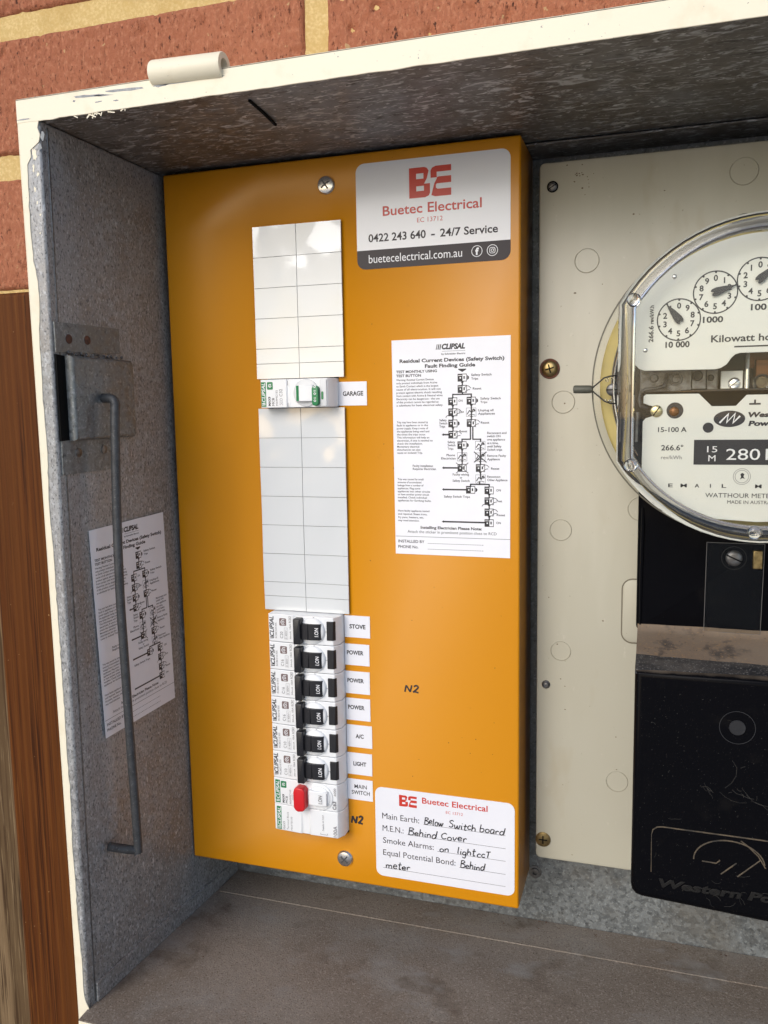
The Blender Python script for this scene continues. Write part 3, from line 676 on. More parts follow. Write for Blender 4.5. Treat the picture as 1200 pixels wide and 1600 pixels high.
for k in (0, 1): b.flat([(7.2, zt-15.6+k*.9), (7.2, zt-15.1+k*.9), (9.4, zt-14.8+k*.9), (9.4, zt-15.3+k*.9)], fy(7)-.36, 3)
b.ring(12.7, zt-3.9, .7, 1.05, fy(11)-.36, 3, 20, 60, 360); b.line([(12.0, zt-4.6), (12.8, zt-3.9), (13.6, zt-2.8)], .3, fy(11)-.37, 3)
rtext(b, 'MAX9', 12.9, zt-15.8, 1.5, 5.4, bold=.03); rtext(b, 'MCB', 15.4, zt-15.8, 1.5, 4.6); rtext(b, 'MX9MC132', 17.7, zt-15.8, 1.2, 9.2, m=1); rtext(b, 'C32', 20.9, zt-10.4, 1.9, 4.4, m=1)
b.line([(19.1, zt-15.5), (20.9, zt-13.4), (20.9, zt-15.6), (19.1, zt-13.3)], .2, fy(20)-.12, 1, closed=True); b.ring(20, zt-12.3, .7, .9, fy(20)-.12, 1, 16)
rtext(b, '10000', 48.7, zt-15.8, .9, 5.2, m=1)
b.line([(24.6, zt-1.2), (24.6, zt-4)], .3, -12.3, 1); b.line([(24.6, zt-14.2), (24.6, zt-16.8)], .3, -12.3, 1)
b.build('lettering', [ink, inkgrey, green, white_ink], t, recalc=False)
# main switch and its terminal module
zt = ZMAIN
t = thing('main_switch', 'white main switch with a red lockout handle, beside MAIN SWITCH label', 'switch', (29, 0, zt-PITCH))
body(t, zt, zt-PITCH)
def greenmark(b, zt, small=True, off=.6):
    b.prism(rrect(6.8+off, 10.1+off, zt-16.6, zt-1.4, .2, 2), fy(7)-.28, fy(7)+.4, m=2)
    b.text('CLIPSAL', 9.6+off, zt-13.8, 2.3, fy(7)-.36, w=11.8, rot=90, bold=.02, shear=.25, m=3)
    for k in (0, 1): b.flat([(7.3+off, zt-15.9+k*.9), (7.3+off, zt-15.4+k*.9), (9.6+off, zt-15.1+k*.9), (9.6+off, zt-15.6+k*.9)], fy(7)-.36, 3)
    if small:
        b.prism(rrect(11.4, 15.2, zt-6.2, zt-1.9, .5), fy(11)-.28, fy(11)+.4, m=2)
        b.ring(13.3, zt-4, .7, 1.05, fy(11)-.36, 3, 20, 60, 360); b.line([(12.6, zt-4.7), (13.3, zt-4.0), (14.2, zt-2.9)], .3, fy(11)-.37, 3)
b = MB(); greenmark(b, zt)
rtext(b, 'MAX9', 13.6, zt-16.2, 1.5, 5.6, bold=.03); rtext(b, 'MCB', 15.9, zt-16.2, 1.5, 4.6); rtext(b, 'MX9MC163', 18.4, zt-16.4, 1.2, 9.4, m=1)
rtext(b, 'C63', 49.0, zt-16.0, 2.3, 5.4, m=1, bold=.02); rtext(b, '6000', 49.0, zt-7.0, 1.4, 5.0, m=1)
b.build('lettering', [ink, inkgrey, green, white_ink], t, recalc=False)
b = MB(); b.lathe([(8.6, 0), (8.6, .5), (7.6, .9), (7.2, .5)], (38.2, -12.1, zt-8.9), (0, -1, 0), 36); b.lathe([(7.2, 0), (7.0, 1.2), (4.5, 2.0), (.05, 2.1)], (38.2, -12.1, zt-8.9), (0, -1, 0), 32)
b.build('toggle_surround', white, t, sharp=50)
b = MB(); b.exz([(31.4, -12.5), (31.4, -14.8), (35.6, -15.6), (43.8, -14.6), (44.6, -12.5)], zt-13.6, zt-4.2); tg = b.build('toggle', white, t, bevel=.5)
b = MB(); b.text('I.ON', 40.8, zt-11.8, 2.4, -15.55, w=5.4, rot=90, bold=.01); b.rect(43.6, 43.9, zt-13, zt-5, -14.9); b.build('lettering', inkgrey, tg, recalc=False)
b = MB(); o = [(22.6, zt-15.2), (23.8, zt-17.0), (25.4, zt-17.8), (28.6, zt-17.3), (30.2, zt-15.8), (30.3, zt-4.2), (29.0, zt-2.4), (25.0, zt-1.9), (23.2, zt-3.0), (22.5, zt-5.2)]
b.prism(o, -18.2, -12.4, r=.9, n=3); b.build('lockout_handle', redp, t, sharp=40)
b = MB(); b.exz([(19.5, -12), (19.5, -13.6), (22.4, -15), (22.4, -12)], zt-12.4, zt-8.6); b.build('handle_tab', offwhite, t, bevel=.3)
zt -= PITCH
t = thing('terminal_module', 'plain white 100A terminal module below the red handle at the row end', 'terminal module', (29, 0, zt-17.6))
b = MB(); b.exz([(6.0, 21), (6.0, -10.2), (6.6, -11.0), (24.2, -12.2), (25.2, -12.2), (25.8, -11.6), (30.6, -11.6), (31.2, -12.2), (49.6, -11.9), (52.4, -7.0), (52.4, 21)], zt-17.3, zt-.12); b.build('body', white, t, bevel=.5)
b = MB(); greenmark(b, zt, False, 1.1)
rtext(b, 'MAX9', 13.6, zt-16.4, 1.5, 5.4, m=1); rtext(b, 'Terminal Block', 16.2, zt-16.2, 1.3, 12, m=1); rtext(b, 'MX9TB100', 18.8, zt-16.2, 1.2, 9, m=1)
rtext(b, '100A', 49.2, zt-16.2, 2.4, 7.2, m=1); rtext(b, 'Supply to load', 40.3, zt-13.2, 1.0, 10.2, m=1)
b.line([(38.2, zt-14.6), (38.2, zt-15.6), (42.8, zt-15.6), (42.8, zt-14.6)], .2, -12.5, 1)
b.build('lettering', [ink, inkgrey, green, white_ink], t, recalc=False)

# ------------------------------------------------------------------ circuit labels
labs = [('GARAGE', 52.3, 70.1, -93, -107, 'white GARAGE label beside the green marked breaker', 12.6), ('STOVE', 52.7, 69.3, -235.2, -248.9, 'white STOVE label beside the top black toggle', 10.2),
        ('POWER', 52.5, 68.6, -253.1, -266.6, 'white POWER label just below the STOVE label', 10.6), ('POWER', 52.4, 68.5, -270.5, -284.8, 'white POWER label in the middle of the three', 10.6),
        ('POWER', 52.6, 68.5, -287.8, -302, 'white POWER label just above the A/C label', 10.6), ('A/C', 52.6, 69.3, -305.1, -319.5, 'white A/C label between a POWER and the LIGHT label', 5.2),
        ('LIGHT', 52.4, 69.0, -323.3, -337.5, 'white LIGHT label above the MAIN SWITCH label', 8.4), ('MAIN SWITCH', 52.3, 69.1, -340.6, -354.2, 'white two line MAIN SWITCH label beside the red handle', 0)]
for st, x0, x1, z0, z1, lb, tw in labs:
    t = thing('circuit_label', lb, 'label', ((x0+x1)/2, 0, z1), 'circuit name labels beside the breakers')
    b = MB(); b.prism([(x0, z1), (x1, z1-.1), (x1, z0), (x0, z0)], -.32, -.05); b.build('card', paper, t)
    b = MB(); zc = (z0+z1)/2; xc = (x0+x1)/2+.2
    if st == 'POWER': zc += 1.2
    if st == 'MAIN SWITCH':
        b.text('MAIN', xc+.2, zc+.8, 2.55, -.4, w=8.2, al='C', bold=.008); b.text('SWITCH', xc+.2, zc-3.2, 2.55, -.4, w=12, al='C', bold=.012)
    else: b.text(st, xc-(1.4 if st == 'POWER' else 0), zc-1.3, 2.7, -.4, w=tw*1.02, al='C', bold=.03)
    b.build('lettering', ink, t, recalc=False)

# ------------------------------------------------------------------ the business sticker
def logo(b, x0, z0, wd, h, y, m=0):
    def P(l): return [(x0+p[0]*wd, z0+p[1]*h) for p in l]
    def hole(outer, holes):  # stacked bands around slots keep every face flat and apart
        pass
    # letter B as bands
    b.flat(P([(0, 0), (.17, 0), (.17, 1), (0, 1)]), y, m)
    b.flat(P([(.17, .80), (.405, .80), (.47, .87), (.42, .97), (.36, 1), (.17, 1)]), y, m)
    b.flat(P([(.17, .62), (.32, .62), (.35, .66), (.35, .76), (.32, .80), (.17, .80)])[:0] or P([(.345, .62), (.425, .62), (.47, .87), (.405, .80), (.345, .80)]), y, m)
    b.flat(P([(.17, .42), (.345, .42), (.37, .48), (.425, .62), (.17, .62)]), y, m)
    b.flat(P([(.17, .42), (.17, .385), (.5, .385), (.5, .45), (.36, .45), (.345, .42)]), y, m)
    b.flat(P([(.355, .22), (.5, .14), (.5, .385), (.355, .385)]), y, m)
    b.flat(P([(.17, 0), (.38, 0), (.47, .05), (.5, .14), (.355, .22), (.17, .22)]), y, m)
    # letter E as bands
    b.flat(P([(.515, .62), (.665, .62), (.66, .70), (.66, .80), (.7, .80), (1, .80), (1, 1), (.64, 1), (.55, .95), (.515, .86)]), y, m)
    b.flat(P([(.60, .42), (.665, .42), (1, .42), (1, .64), (.70, .64), (.665, .62), (.66, .58)]), y, m)
    b.flat(P([(.53, .05), (.62, 0), (1, 0), (1, .24), (.68, .24), (.64, .28), (.64, .38), (.665, .42), (.60, .42)]), y, m)
st = thing('business_sticker', 'glossy rounded contractor sticker with red BE logo and dark web address band', 'sticker', (110.4, 0, -29))
X0, X1, Z0, Z1, rr = 65.8, 155.1, -28.8, 30.1, 5.0
b = MB(); b.prism(rrect(X0, X1, Z0, Z1, rr, 6), -.3, -.05); b.build('vinyl', gloss_sticker, st)
b = MB(); lowarc = [p for p in rrect(X0, X1, Z0, Z1, rr, 6) if p[1] < -18]
b.flat([(X0, -18.2)] + lowarc + [(X1, -18.2)], -.36); b.build('web_band', charcoal, st)
b = MB(); logo(b, 97.7, 8.4, 24.3, 16.4, -.36); b.text('Buetec Electrical', 81.8, .2, 5.4, -.36, w=57.4, bold=.016); b.text('EC 13712', 102.1, -4.9, 2.5, -.36, w=14.9)
b.build('red_print', red_ink, st, recalc=False)
b = MB(); b.text('0422 243 640', 72.9, -13.8, 4.5, -.36, w=34.2, bold=.02); b.text('-', 110.2, -13.8, 4.5, -.36, w=2.2, bold=.02); b.text('24/7 Service', 115.4, -13.8, 4.4, -.36, w=32.8, bold=.02); b.build('phone_print', charcoal, st, recalc=False)
b = MB(); b.text('buetecelectrical.com.au', 72.9, -25.5, 4.6, -.44, w=55.1)
b.ring(136.4, -23.1, 2.75, 3.1, -.44); b.ring(145.1, -23.2, 2.75, 3.1, -.44)
b.text('f', 136.5, -25.2, 4.0, -.44, al='C', bold=.05)
b.line(rrect(143.6, 146.6, -24.7, -21.7, .9), .34, -.44, closed=True); b.ring(145.1, -23.2, .55, .88, -.44, n=20); b.disc(146.0, -22.3, .18, -.44)
b.build('web_print', white_ink, st, recalc=False)

# ------------------------------------------------------------------ installation details sticker
st = thing('details_sticker', 'white rounded sticker with handwritten earthing notes at the panel bottom', 'sticker', (114, 0, -402.5))
b = MB(); b.prism(rrect(70.6, 158.2, -402.6, -343.8, 4.6, 6), -.3, -.05); b.build('vinyl', paper, st)
b = MB(); logo(b, 86.3, -354.6, 11.4, 7.3, -.36); b.text('Buetec Electrical', 101.1, -351.0, 3.8, -.36, w=40.8, bold=.016); b.text('EC 13712', 116.1, -355.6, 1.7, -.36, w=10.6); b.build('red_print', red_ink, st, recalc=False)
b = MB()
for s_, x, z, w_ in (('Main Earth:', 75.1, -364.3, 24), ('M.E.N.:', 75.2, -372.4, 13.7), ('Smoke Alarms:', 75.4, -380.4, 32.8), ('Equal Potential Bond:', 75.3, -388.5, 46.6)): b.text(s_, x, z, 3.75, -.36, w=w_)
for x0, z in ((101.6, -364.6), (91.2, -372.8), (110.5, -380.8), (124.2, -389.2), (75.2, -397.0)): b.rect(x0, 152.8, z-.1, z+.1, -.36)
b.build('form_print', charcoal, st, recalc=False)
b = MB()
for s_, x, z, w_ in (('Below', 102.6, -364.2, 11.6), ('Switch', 118.0, -364.2, 16.6), ('board', 137.2, -364.2, 15), ('Behind', 92.3, -372.6, 17.8), ('Cover', 113, -372.4, 15.8), ('on', 112, -380.6, 6), ('light', 123.2, -380.4, 11), ('ccT', 135.4, -380.6, 8), ('Behind', 125.2, -389, 14.8), ('meter', 77, -396.8, 15.6)):
    q = MB(); e = hand(q, s_, 0, 0, 4.3, .4, 0, seed=len(s_)+int(x)); b_ = w_/(e-.2); hand(b, s_, x, z, 4.4, .62, -.4, sx=b_, seed=len(s_)+int(x))
b.build('handwriting', ink, st)

# ------------------------------------------------------------------ fault finding guide
gd = thing('fault_guide_sticker', 'white printed fault finding guide with flow chart, stuck on the orange panel', 'sticker', (120.6, 0, -195.6), 'fault finding guide stickers')
b = MB(); b.prism([(86.6, -195.4), (155.2, -195.7), (155.3, -69.7), (85.9, -70.0)], -.28, -.05); b.build('sheet', matte_guide, gd)
b = MB(); y1, y2, y3 = -.34, -.40, -.46
def hl(x0, x1, z, wd=.75): b.rect(x0, x1, z-wd/2, z+wd/2, y1)
def vl(x, z0, z1, wd=.75): b.rect(x-wd/2, x+wd/2, z0, z1, y1)
def arrow(x, z): b.flat([(x-.9, z+.9), (x, z-.6), (x+.9, z+.9)], y1-.02)
b.text('CLIPSAL', 115.8, -76.2, 3.2, y1, w=13.6, bold=.05, shear=.22)
for k in range(3): b.flat([(112.3+k*1.05, -76.2), (112.9+k*1.05, -76.2), (113.5+k*1.05, -73.2), (112.9+k*1.05, -73.2)], y1, 1 if k == 0 else 0)
hl(116, 129.6, -77.2, .15); b.text('by Schneider Electric', 115.6, -79.2, .95, y1, w=14, bold=.02)
b.text('Residual Current Devices (Safety Switch)', 90.6, -83.1, 2.1, y1, w=61.2, bold=.035); b.text('Fault Finding Guide', 105.8, -86.3, 2.1, y1, w=29.4, bold=.035)
b.flat([(125.4, -87.4), (130, -87.4), (130, -87.9), (127.7, -89.2), (125.4, -87.9)], y1)
b.text('TEST MONTHLY USING', 88.4, -88.9, 1.5, y1, w=24.5, bold=.03); b.text('TEST BUTTON', 88.4, -91.2, 1.5, y1, w=15, bold=.03)
paras = [(-93.4, -108.1, ['Warning: Residual Current Devices', 'only protect individuals from Active', 'to Earth Contact which is the largest', 'cause of all electrocution. It will not', 'protect against electric shock resulting', 'from contact with Active & Neutral wires.', 'Electricity can be dangerous - the use', 'of this product cannot be regarded as', 'a substitute for basic electrical safety.'], 28),
    (-117.9, -135.7, ['Trip may have been caused by', 'fault in appliance or in the', 'power supply. Keep a note of', 'the appliances being used and', 'the times the trips occur.', 'This information will help an', 'electrician, if one is needed to', 'check the installation.', 'Momentary electrical', 'disturbances can also', 'cause an isolated Trip.'], 21.6),
    (-151.3, -163.9, ['Trip was caused by small', 'amounts of accumulated', 'leakage from a number of', 'appliances. Plug some', 'appliances into other circuits', 'or have another power circuit', 'installed. Check individual', 'appliances for Earthing faults.'], 20.4),
    (-170, -175.8, ['Have faulty appliance tested', 'and repaired. Steam irons,', 'fry pans, heaters, etc.', 'may need attention.'], 19.2)]
for za, zb, lines, wmax in paras:
    mx = max(len(l) for l in lines)
    for i, l in enumerate(lines): b.text(l, 88.4, za+(zb-za)*i/(len(lines)-1), 1.1, y1, w=wmax*len(l)/mx, bold=.012)
def dev(x, z, hand_=0, trip=0, cross=0):
    b.rect(x-2.7, x+2.6, z-2.2, z+2.2, y1); b.rect(x+.15, x+2.3, z-1.8, z+1.8, y2, 2); b.rect(x-1.5, x-.7, z-.5, z+.3, y2, 2)
    b.rect(x+.7, x+1.5, z-.7, z+.9, y3); b.rect(x-2.3, x-.2, z+1.1, z+1.4, y2, 2)
    if trip: b.flat([(x+2.8, z-1.4), (x+3.9, z-.6), (x+3.9, z+.6), (x+2.8, z+1.4)], y1)
    if hand_: b.line([(x+1.6, z-1.6), (x+3.2, z-.6), (x+4.4, z-.4)], .3, y3-.02); b.line([(x+1.2, z+.6), (x+2.6, z+1.9), (x+4.0, z+1.5), (x+5.0, z+.4)], .3, y3-.02)
    if hand_ < 0: b.line([(x-1.2, z-1.4), (x-3.4, z-2.0), (x-4.2, z-3.0)], .3, y3-.04)
    if cross:
        for q in (-1, 1): b.line([(x-3.6, z-3*q), (x+3.6, z+3*q)], .35, y3-.05-.01*q)
def app(x, z, cross=0):
    b.line([(x-2.8, z-2.4), (x+2.8, z-2.4), (x+2.8, z+2.4), (x-2.8, z+2.4)], .16, y1, closed=True)
    b.line([(x-2.4, z-1.2), (x-1, z+.9), (x+.4, z-.2), (x+1.2, z+1.4), (x+2.4, z+.6)], .5, y2); b.line([(x-1.8, z-1.9), (x+.2, z-1.1), (x+2.2, z-1.7)], .35, y2)
    b.ring(x+1.5, z+1.1, .5, .85, y3, n=14)
    if cross:
        for q in (-1, 1): b.line([(x-3.6, z-3*q), (x+3.6, z+3*q)], .5, y3-.05-.01*q)
for x, z0, z1 in ((127.7, -92.4, -98.8), (122.1, -105.7, -124.7), (132.9, -105.5, -118.3), (127.4, -131, -143.9), (138.1, -131, -150.2), (143.1, -156.6, -175.6)): vl(x, z1, z0)
for x, z in ((127.7, -95.6), (122.1, -108.8), (122.1, -115), (122.1, -121.5), (132.9, -108.6), (132.9, -115), (127.4, -134), (127.4, -140.4), (138, -134.2), (138, -140.7), (138, -147), (143.1, -159.8), (143.1, -166), (143.1, -172.6)): arrow(x, z)
hl(121.8, 133.3, -101.8); vl(122.1, -104, -101.9); vl(132.9, -104, -101.9); vl(127.7, -101.8, -100)
vl(132.3, -127.4, -119.8); vl(133.7, -127.4, -119.8); hl(127.0, 132.6, -127.4); hl(133.4, 138.6, -127.4); vl(127.4, -129, -127.4); vl(138.2, -129, -127.4)
hl(132.0, 143.4, -153.3); vl(132.3, -155, -153.3); vl(143.1, -155, -153.3); vl(137.6, -153.3, -151.5)
hl(116.4, 120, -124.7, .9); hl(116.4, 125, -143.9, .9); hl(116.3, 130, -156.5, .9); hl(116, 141, -175.4, .9)
for x, z in ((116.4, -124.7), (116.4, -143.9), (116.3, -156.5), (116, -175.4)): b.flat([(x+.2, z+.8), (x-1, z), (x+.2, z-.8)], y1-.02)
dev(127.7, -92.4, trip=1); dev(127.7, -98.8, 1); dev(122.1, -105.7); dev(132.9, -105.5, trip=1); dev(122.1, -111.9, -1); app(132.8, -112); dev(122.1, -118.3, trip=1); dev(132.9, -118.2, 1)
dev(122.1, -124.7, 1); dev(127.4, -130.8, trip=1); app(138, -131); app(127.4, -137.5); app(138, -137.6, 1); dev(127.4, -143.9, cross=1); dev(138.1, -143.9, 1); app(138.1, -150.2); dev(132.3, -156.5, trip=1); dev(143.1, -156.7)
dev(143.1, -162.9, -1); dev(143.1, -169.4, 1); dev(143.1, -175.6)
for s_, x, z, w_ in (('Safety Switch', 132.9, -91.6, 11.6), ('Trips', 132.9, -93.7, 4), ('Reset', 133.8, -99.3, 4.9), ('ON', 125.4, -106, 2.4), ('Safety Switch', 138.1, -105, 11.6), ('Trips', 138.1, -107, 4), ('Test', 125.4, -112.3, 3.2), ('Unplug all', 136.8, -111.6, 8.8), ('Appliances', 136.8, -113.5, 9.6),
        ('Safety', 114.1, -117, 4.4), ('Switch', 114.1, -118.8, 4.6), ('Trips', 114.1, -120.6, 3.4), ('Reset', 125.9, -123.4, 4.6), ('Reset', 138.4, -118.6, 4.8), ('Reconnect and', 142, -124.5, 11), ('switch ON', 142, -126.3, 7.6), ('one appliance', 142, -128.2, 10.2), ('at a time,', 142, -130.2, 6.4), ('until Safety', 142, -132.1, 8.2), ('Switch trips', 142, -134, 8.6),
        ('Safety', 118.9, -129.6, 4.4), ('Switch', 118.9, -131.4, 4.6), ('Trips', 118.9, -133.4, 3.4), ('Phone', 118.2, -137.1, 5), ('Electrician', 115, -139, 8.6), ('Remove Faulty', 142, -137.4, 10.8), ('Appliance', 142, -139.4, 7.2), ('Faulty installation', 97.8, -143.4, 12.2), ('Requires Electrician', 97.8, -145.2, 14), ('Faulty wiring', 121.8, -148.3, 9.6), ('or', 126, -150.1, 1.4), ('Safety Switch', 121.7, -151.9, 10),
        ('Reset', 144.2, -144.8, 4.8), ('Reconnect', 142, -149.4, 7.6), ('Other Appliance', 142, -151.3, 11.6), ('Safety Switch Trips', 116.5, -161.2, 15.4), ('ON', 147.2, -157.2, 2.6), ('Test', 147.2, -163.4, 3.4), ('Reset', 147.5, -171.4, 4.8), ('ON', 147.2, -176, 2.6)):
    b.text(s_, x, z, 1.25, y1-.03, w=w_, bold=.012)
b.text('Installing Electrician Please Note:', 102.2, -180.0, 1.7, y1, w=36.6, bold=.03); b.text('Attach the sticker in prominent position close to RCD', 94.1, -182.6, 1.6, y1, w=53.3)
hl(86.8, 155.2, -184.8, .22); b.text('INSTALLED BY', 88.3, -188.6, 1.7, y1, w=16.1, bold=.015); b.text('PHONE No.', 88.2, -191.9, 1.7, y1, w=12.4, bold=.015)
for k in range(24): b.rect(106.6+k*1.4, 107.4+k*1.4, -188.8, -188.5, y1); b.rect(106.6+k*1.4, 107.4+k*1.4, -192.2, -191.9, y1)
b.build('print', [ink, inkgrey, white_ink], gd, recalc=False)
g2 = dup(gd, 0, 'matching fault finding guide sticker, partly behind the rod on the left wall')
yb, zb_ = -45.8, -295.6
g2.location = wp((wallX(yb, zb_)+.7, yb, zb_)); g2.rotation_euler = (0, R(-1.6), R(87.0)); g2.scale = (1.0, 1, .975)

# ------------------------------------------------------------------ beige meter board
bd = thing('meter_board', 'scuffed beige mounting board with punched knockout circles behind the meter', 'board', (300, 40, -391))
b = MB(); b.prism(rrect(167.0, 432, -391, 27.8, 3, 4), 27.9, 38, r=.8, n=3); b.build('board', beige, bd, sharp=45)
b = MB()
for x, z, r in ((275.2, 13.2, 7), (194, -27.7, 6.6), (181.5, -107.1, 6.4), (180.7, -182.6, 6.2), (181.4, -256.5, 5.8), (215.5, -335.1, 6.2), (225.6, -169, 6.6), (377, -27.7, 6.6)):
    b = MB(); b.lathe([(r-.18, .05), (r, .32), (r+.18, .05)], (x, 27.9, z), (0, -1, 0), 40, caps=False); b.build('knockout', beige, bd)
b = MB()
for x, z, r in ((275.2, 13.2, 7), (194, -27.7, 6.6), (181.5, -107.1, 6.4), (180.7, -182.6, 6.2), (181.4, -256.5, 5.8), (215.5, -335.1, 6.2), (225.6, -169, 6.6)):
    b = MB(); b.ring(x, z, r+.12, r+.34, 27.78, n=40, a0=rnd.uniform(120, 200), a1=rnd.uniform(370, 460)); b.build('knockout_seam', MATS.setdefault('s', MATS.get('s') or M('brown_seam', (.26, .225, .165), .7)), bd)  # darker arc drawn along part of each knockout ring
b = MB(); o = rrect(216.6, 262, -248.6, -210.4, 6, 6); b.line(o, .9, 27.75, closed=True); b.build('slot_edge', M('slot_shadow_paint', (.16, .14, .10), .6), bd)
b = MB(); o = inset(o, .3); b.prism(o, 27.3, 28.2, r=.5, n=2); b.build('slot_pad', beige, bd, sharp=45)
b = MB(); b.disc(276.4, -17.2, 8.6, 27.8, n=40); b.build('cable_hole', dark, bd)
screwhead(bd, 'board_screw', 174.4, 27.8, 14.4, 2.5, darksteel, 'slot', rot=30, washer=dark)
screwhead(bd, 'board_screw', 173.6, 27.8, -87.7, 4.6, brass, rot=15, washer=rust)
screwhead(bd, 'board_screw', 171.6, 27.8, -378.4, 4.7, brass, rot=0, dome=.2)
b = MB(); b.lathe([(2.6, 0), (2.5, .6), (1.6, 1.4), (1.2, 1.0), (.05, 1.2)], (172.7, 27.9, -278.1), (0, -1, 0), 20); b.build('rivet', darksteel, bd)
b = MB()
for i in range(46):
    x, z = rnd.uniform(170, 300), rnd.uniform(-385, 25)
    if i < 18: x, z = rnd.gauss(191, 3.2), rnd.gauss(17, 4)
    r = rnd.uniform(.2, .5); b.flat([(x+r*math.cos(t)*rnd.uniform(.5, 1.8), z+r*math.sin(t)*rnd.uniform(.5, 1.4)) for t in [k*math.pi/4 for k in range(8)]], 27.82)
b.build('specks', M('dirt_specks', (.14, .10, .06), .8), bd)

# ------------------------------------------------------------------ watt hour meter
CX, CZ = 280.0, -99.3
mt = thing('watthour_meter', 'round glazed electricity meter with white dial plates and black terminal covers', 'electricity meter', (CX, 28, -372))
b = MB(); b.lathe([(70, 30), (70, -2), (68, -6), (.05, -6)], (CX, 0, CZ), (0, 1, 0), 72); b.lathe([(64, 0), (64, 26.5), (10, 27)], (CX, 1, CZ), (0, 1, 0), 60); b.build('base', blackp, mt)
b = MB(); b.lathe([(75.2, 0), (80, 0), (80.3, .8), (80.3, 4), (80, 5), (75.2, 5)], (CX, -1, CZ), (0, 1, 0), 110, closedprof=True); b.build('flange', pane, mt)
b = MB(); b.lathe([(79.6, 0), (80.35, 0), (80.35, .7), (79.6, .7)], (CX, -1.9, CZ), (0, 1, 0), 110, closedprof=True); b.build('flange_edge', M('flange_dark_edge', (.12, .11, .08), .5), mt)  # thin dark ring drawn round the outer edge of the clear flange
b = MB(); b.lathe([(70.5, 0), (76.2, 0), (76.2, 4), (70.5, 4)], (CX, .8, CZ), (0, 1, 0), 110, closedprof=True); b.build('gasket', gasket, mt, bevel=.8)
b = MB()
for r in (68.6, 66.6): b.tube([(CX+r*math.cos(2*math.pi*i/96), -8+(68.6-r), CZ+r*math.sin(2*math.pi*i/96)) for i in range(96)], .45, 6, closed=True)
b.build('polished_ring', steel, mt)
def cover_outline(r, fl, n=96):
    o = []
    for i in range(n):
        a = 2*math.pi*i/n; x = r*math.cos(a); z = r*math.sin(a); o.append((max(-fl, min(fl, x)), z))
    # spread the clamped points evenly along the flats
    return [(CX+x, CZ+z) for x, z in o]
def cover_path(r, fl, y, n=24):
    h = math.sqrt(r*r-fl*fl); a = math.degrees(math.atan2(h, fl)); P = []
    for i in range(n+1): t = R(a+(180-2*a)*i/n); P.append((CX+r*math.cos(t), y, CZ+r*math.sin(t)))
    for i in range(1, 8): P.append((CX-fl, y, CZ+h-2*h*i/8))
    for i in range(n+1): t = R(180+a+(180-2*a)*i/n); P.append((CX+r*math.cos(t), y, CZ+r*math.sin(t)))
    for i in range(1, 8): P.append((CX+fl, y, CZ-h+2*h*i/8))
    return P
gc = MB()
gc.rings([cover_path(73.6, 64, -3), cover_path(73.6, 64, -56)], cap0=False, cap1=False)
pn = [(p[0], p[2]) for p in cover_path(66.5, 57.0, 0)]; gc.prism(pn, -58.5, -56.5)
cvr = gc.build('glass_cover', pane, mt, sharp=50)
b = MB(); b.rings([cover_path(r, f, y) for r, f, y in ((73.9, 64.2, -55.5), (74.2, 64.5, -58.4), (72.6, 62.9, -61.2), (70.2, 60.5, -61.9), (67.6, 57.9, -61.0), (66.3, 56.6, -58.4), (67.4, 57.7, -56.6), (70, 60.4, -56.2), (73.9, 64.2, -55.5))], cap0=False, cap1=False)
b.build('rim_bead', acrylic, cvr, sharp=70)
for x, z in ((222.4, -61.2), (222.4, -137.6), (277.3, -168.2), (282, -29.5), (337.6, -61.2), (337.6, -137.6)):
    b = MB(); b.ball((x, -61.2, z), 3.3, .7, 20); b.build('corner_boss', acrylic, cvr, sharp=80)
# dial plate
def mir(l): return l + [(2*CX-x, z) for x, z in reversed(l)]
Yp = -42
a0 = math.atan2(35.2, -58); arc = [(CX+68*math.cos(a0+(math.pi/2-a0)*i/14), CZ+68*math.sin(a0+(math.pi/2-a0)*i/14)) for i in range(15)]
bot = [(CX, -85.9), (270.3, -85.9), (268.2, -86.5), (266.6, -88), (264.6, -91), (262, -92.7), (259.4, -93.2), (227.5, -93.0), (224.9, -92), (222.9, -89.8), (222.2, -87)]
left = bot + arc; o = left + [(2*CX-x, z) for x, z in reversed(left[1:-1])]
b = MB(); b.prism(o, Yp, Yp+.9, r=.15, n=1); dp = b.build('dial_plate', plate, mt, sharp=40)
dials = [(242.6, -69.3, -1, 128, '10 000', 242.3, -82.4), (258.6, -57.4, 1, 17, '1000', 257.9, -71.4), (277.7, -52.5, -1, 41, '100', 277.6, -66.6), (298, -57.4, 1, 200, '10', 300, -71.4), (316.5, -69.3, -1, 80, '1', 317, -82.4)]
for x, z, dr, ang, nm, lx, lz in dials:
    b = MB(); b.ring(x, z, 9.42, 10.0, Yp-.12, n=48)
    for k in range(10):
        a = R(90-dr*36*k); b.disc(x+9.2*math.cos(a), z+9.2*math.sin(a), .5, Yp-.14, n=8)
        b.text(str(k), x+6.5*math.cos(a), z+6.5*math.sin(a)-1.35, 2.8, Yp-.12, al='C', bold=.03)
    b.text(nm, lx, lz, 2.9, Yp-.12, al='C', w={'10 000': 11, '1000': 9, '100': 6.8}.get(nm), bold=.03)
    b.build('dial_print', ink, dp, recalc=False)
    b = MB(); ca, sa = math.cos(R(ang)), math.sin(R(ang))
    def pp(u, v): return (x+u*ca-v*sa, z+u*sa+v*ca)
    b.prism([pp(-2.1, -.9), pp(-1.2, -1.7), pp(0.6, -1.9), pp(4.5, -1.3), pp(9.2, -.1), pp(9.2, .1), pp(4.5, 1.3), pp(.6, 1.9), pp(-1.2, 1.7), pp(-2.1, .9), pp(-.9, .2), pp(-.9, -.2)], Yp-1.7, Yp-1.3)
    b.cyl((x, Yp+.1, z), (0, -1, 0), .75, 2.1, 12); b.build('pointer', ink, dp, bevel=.08)
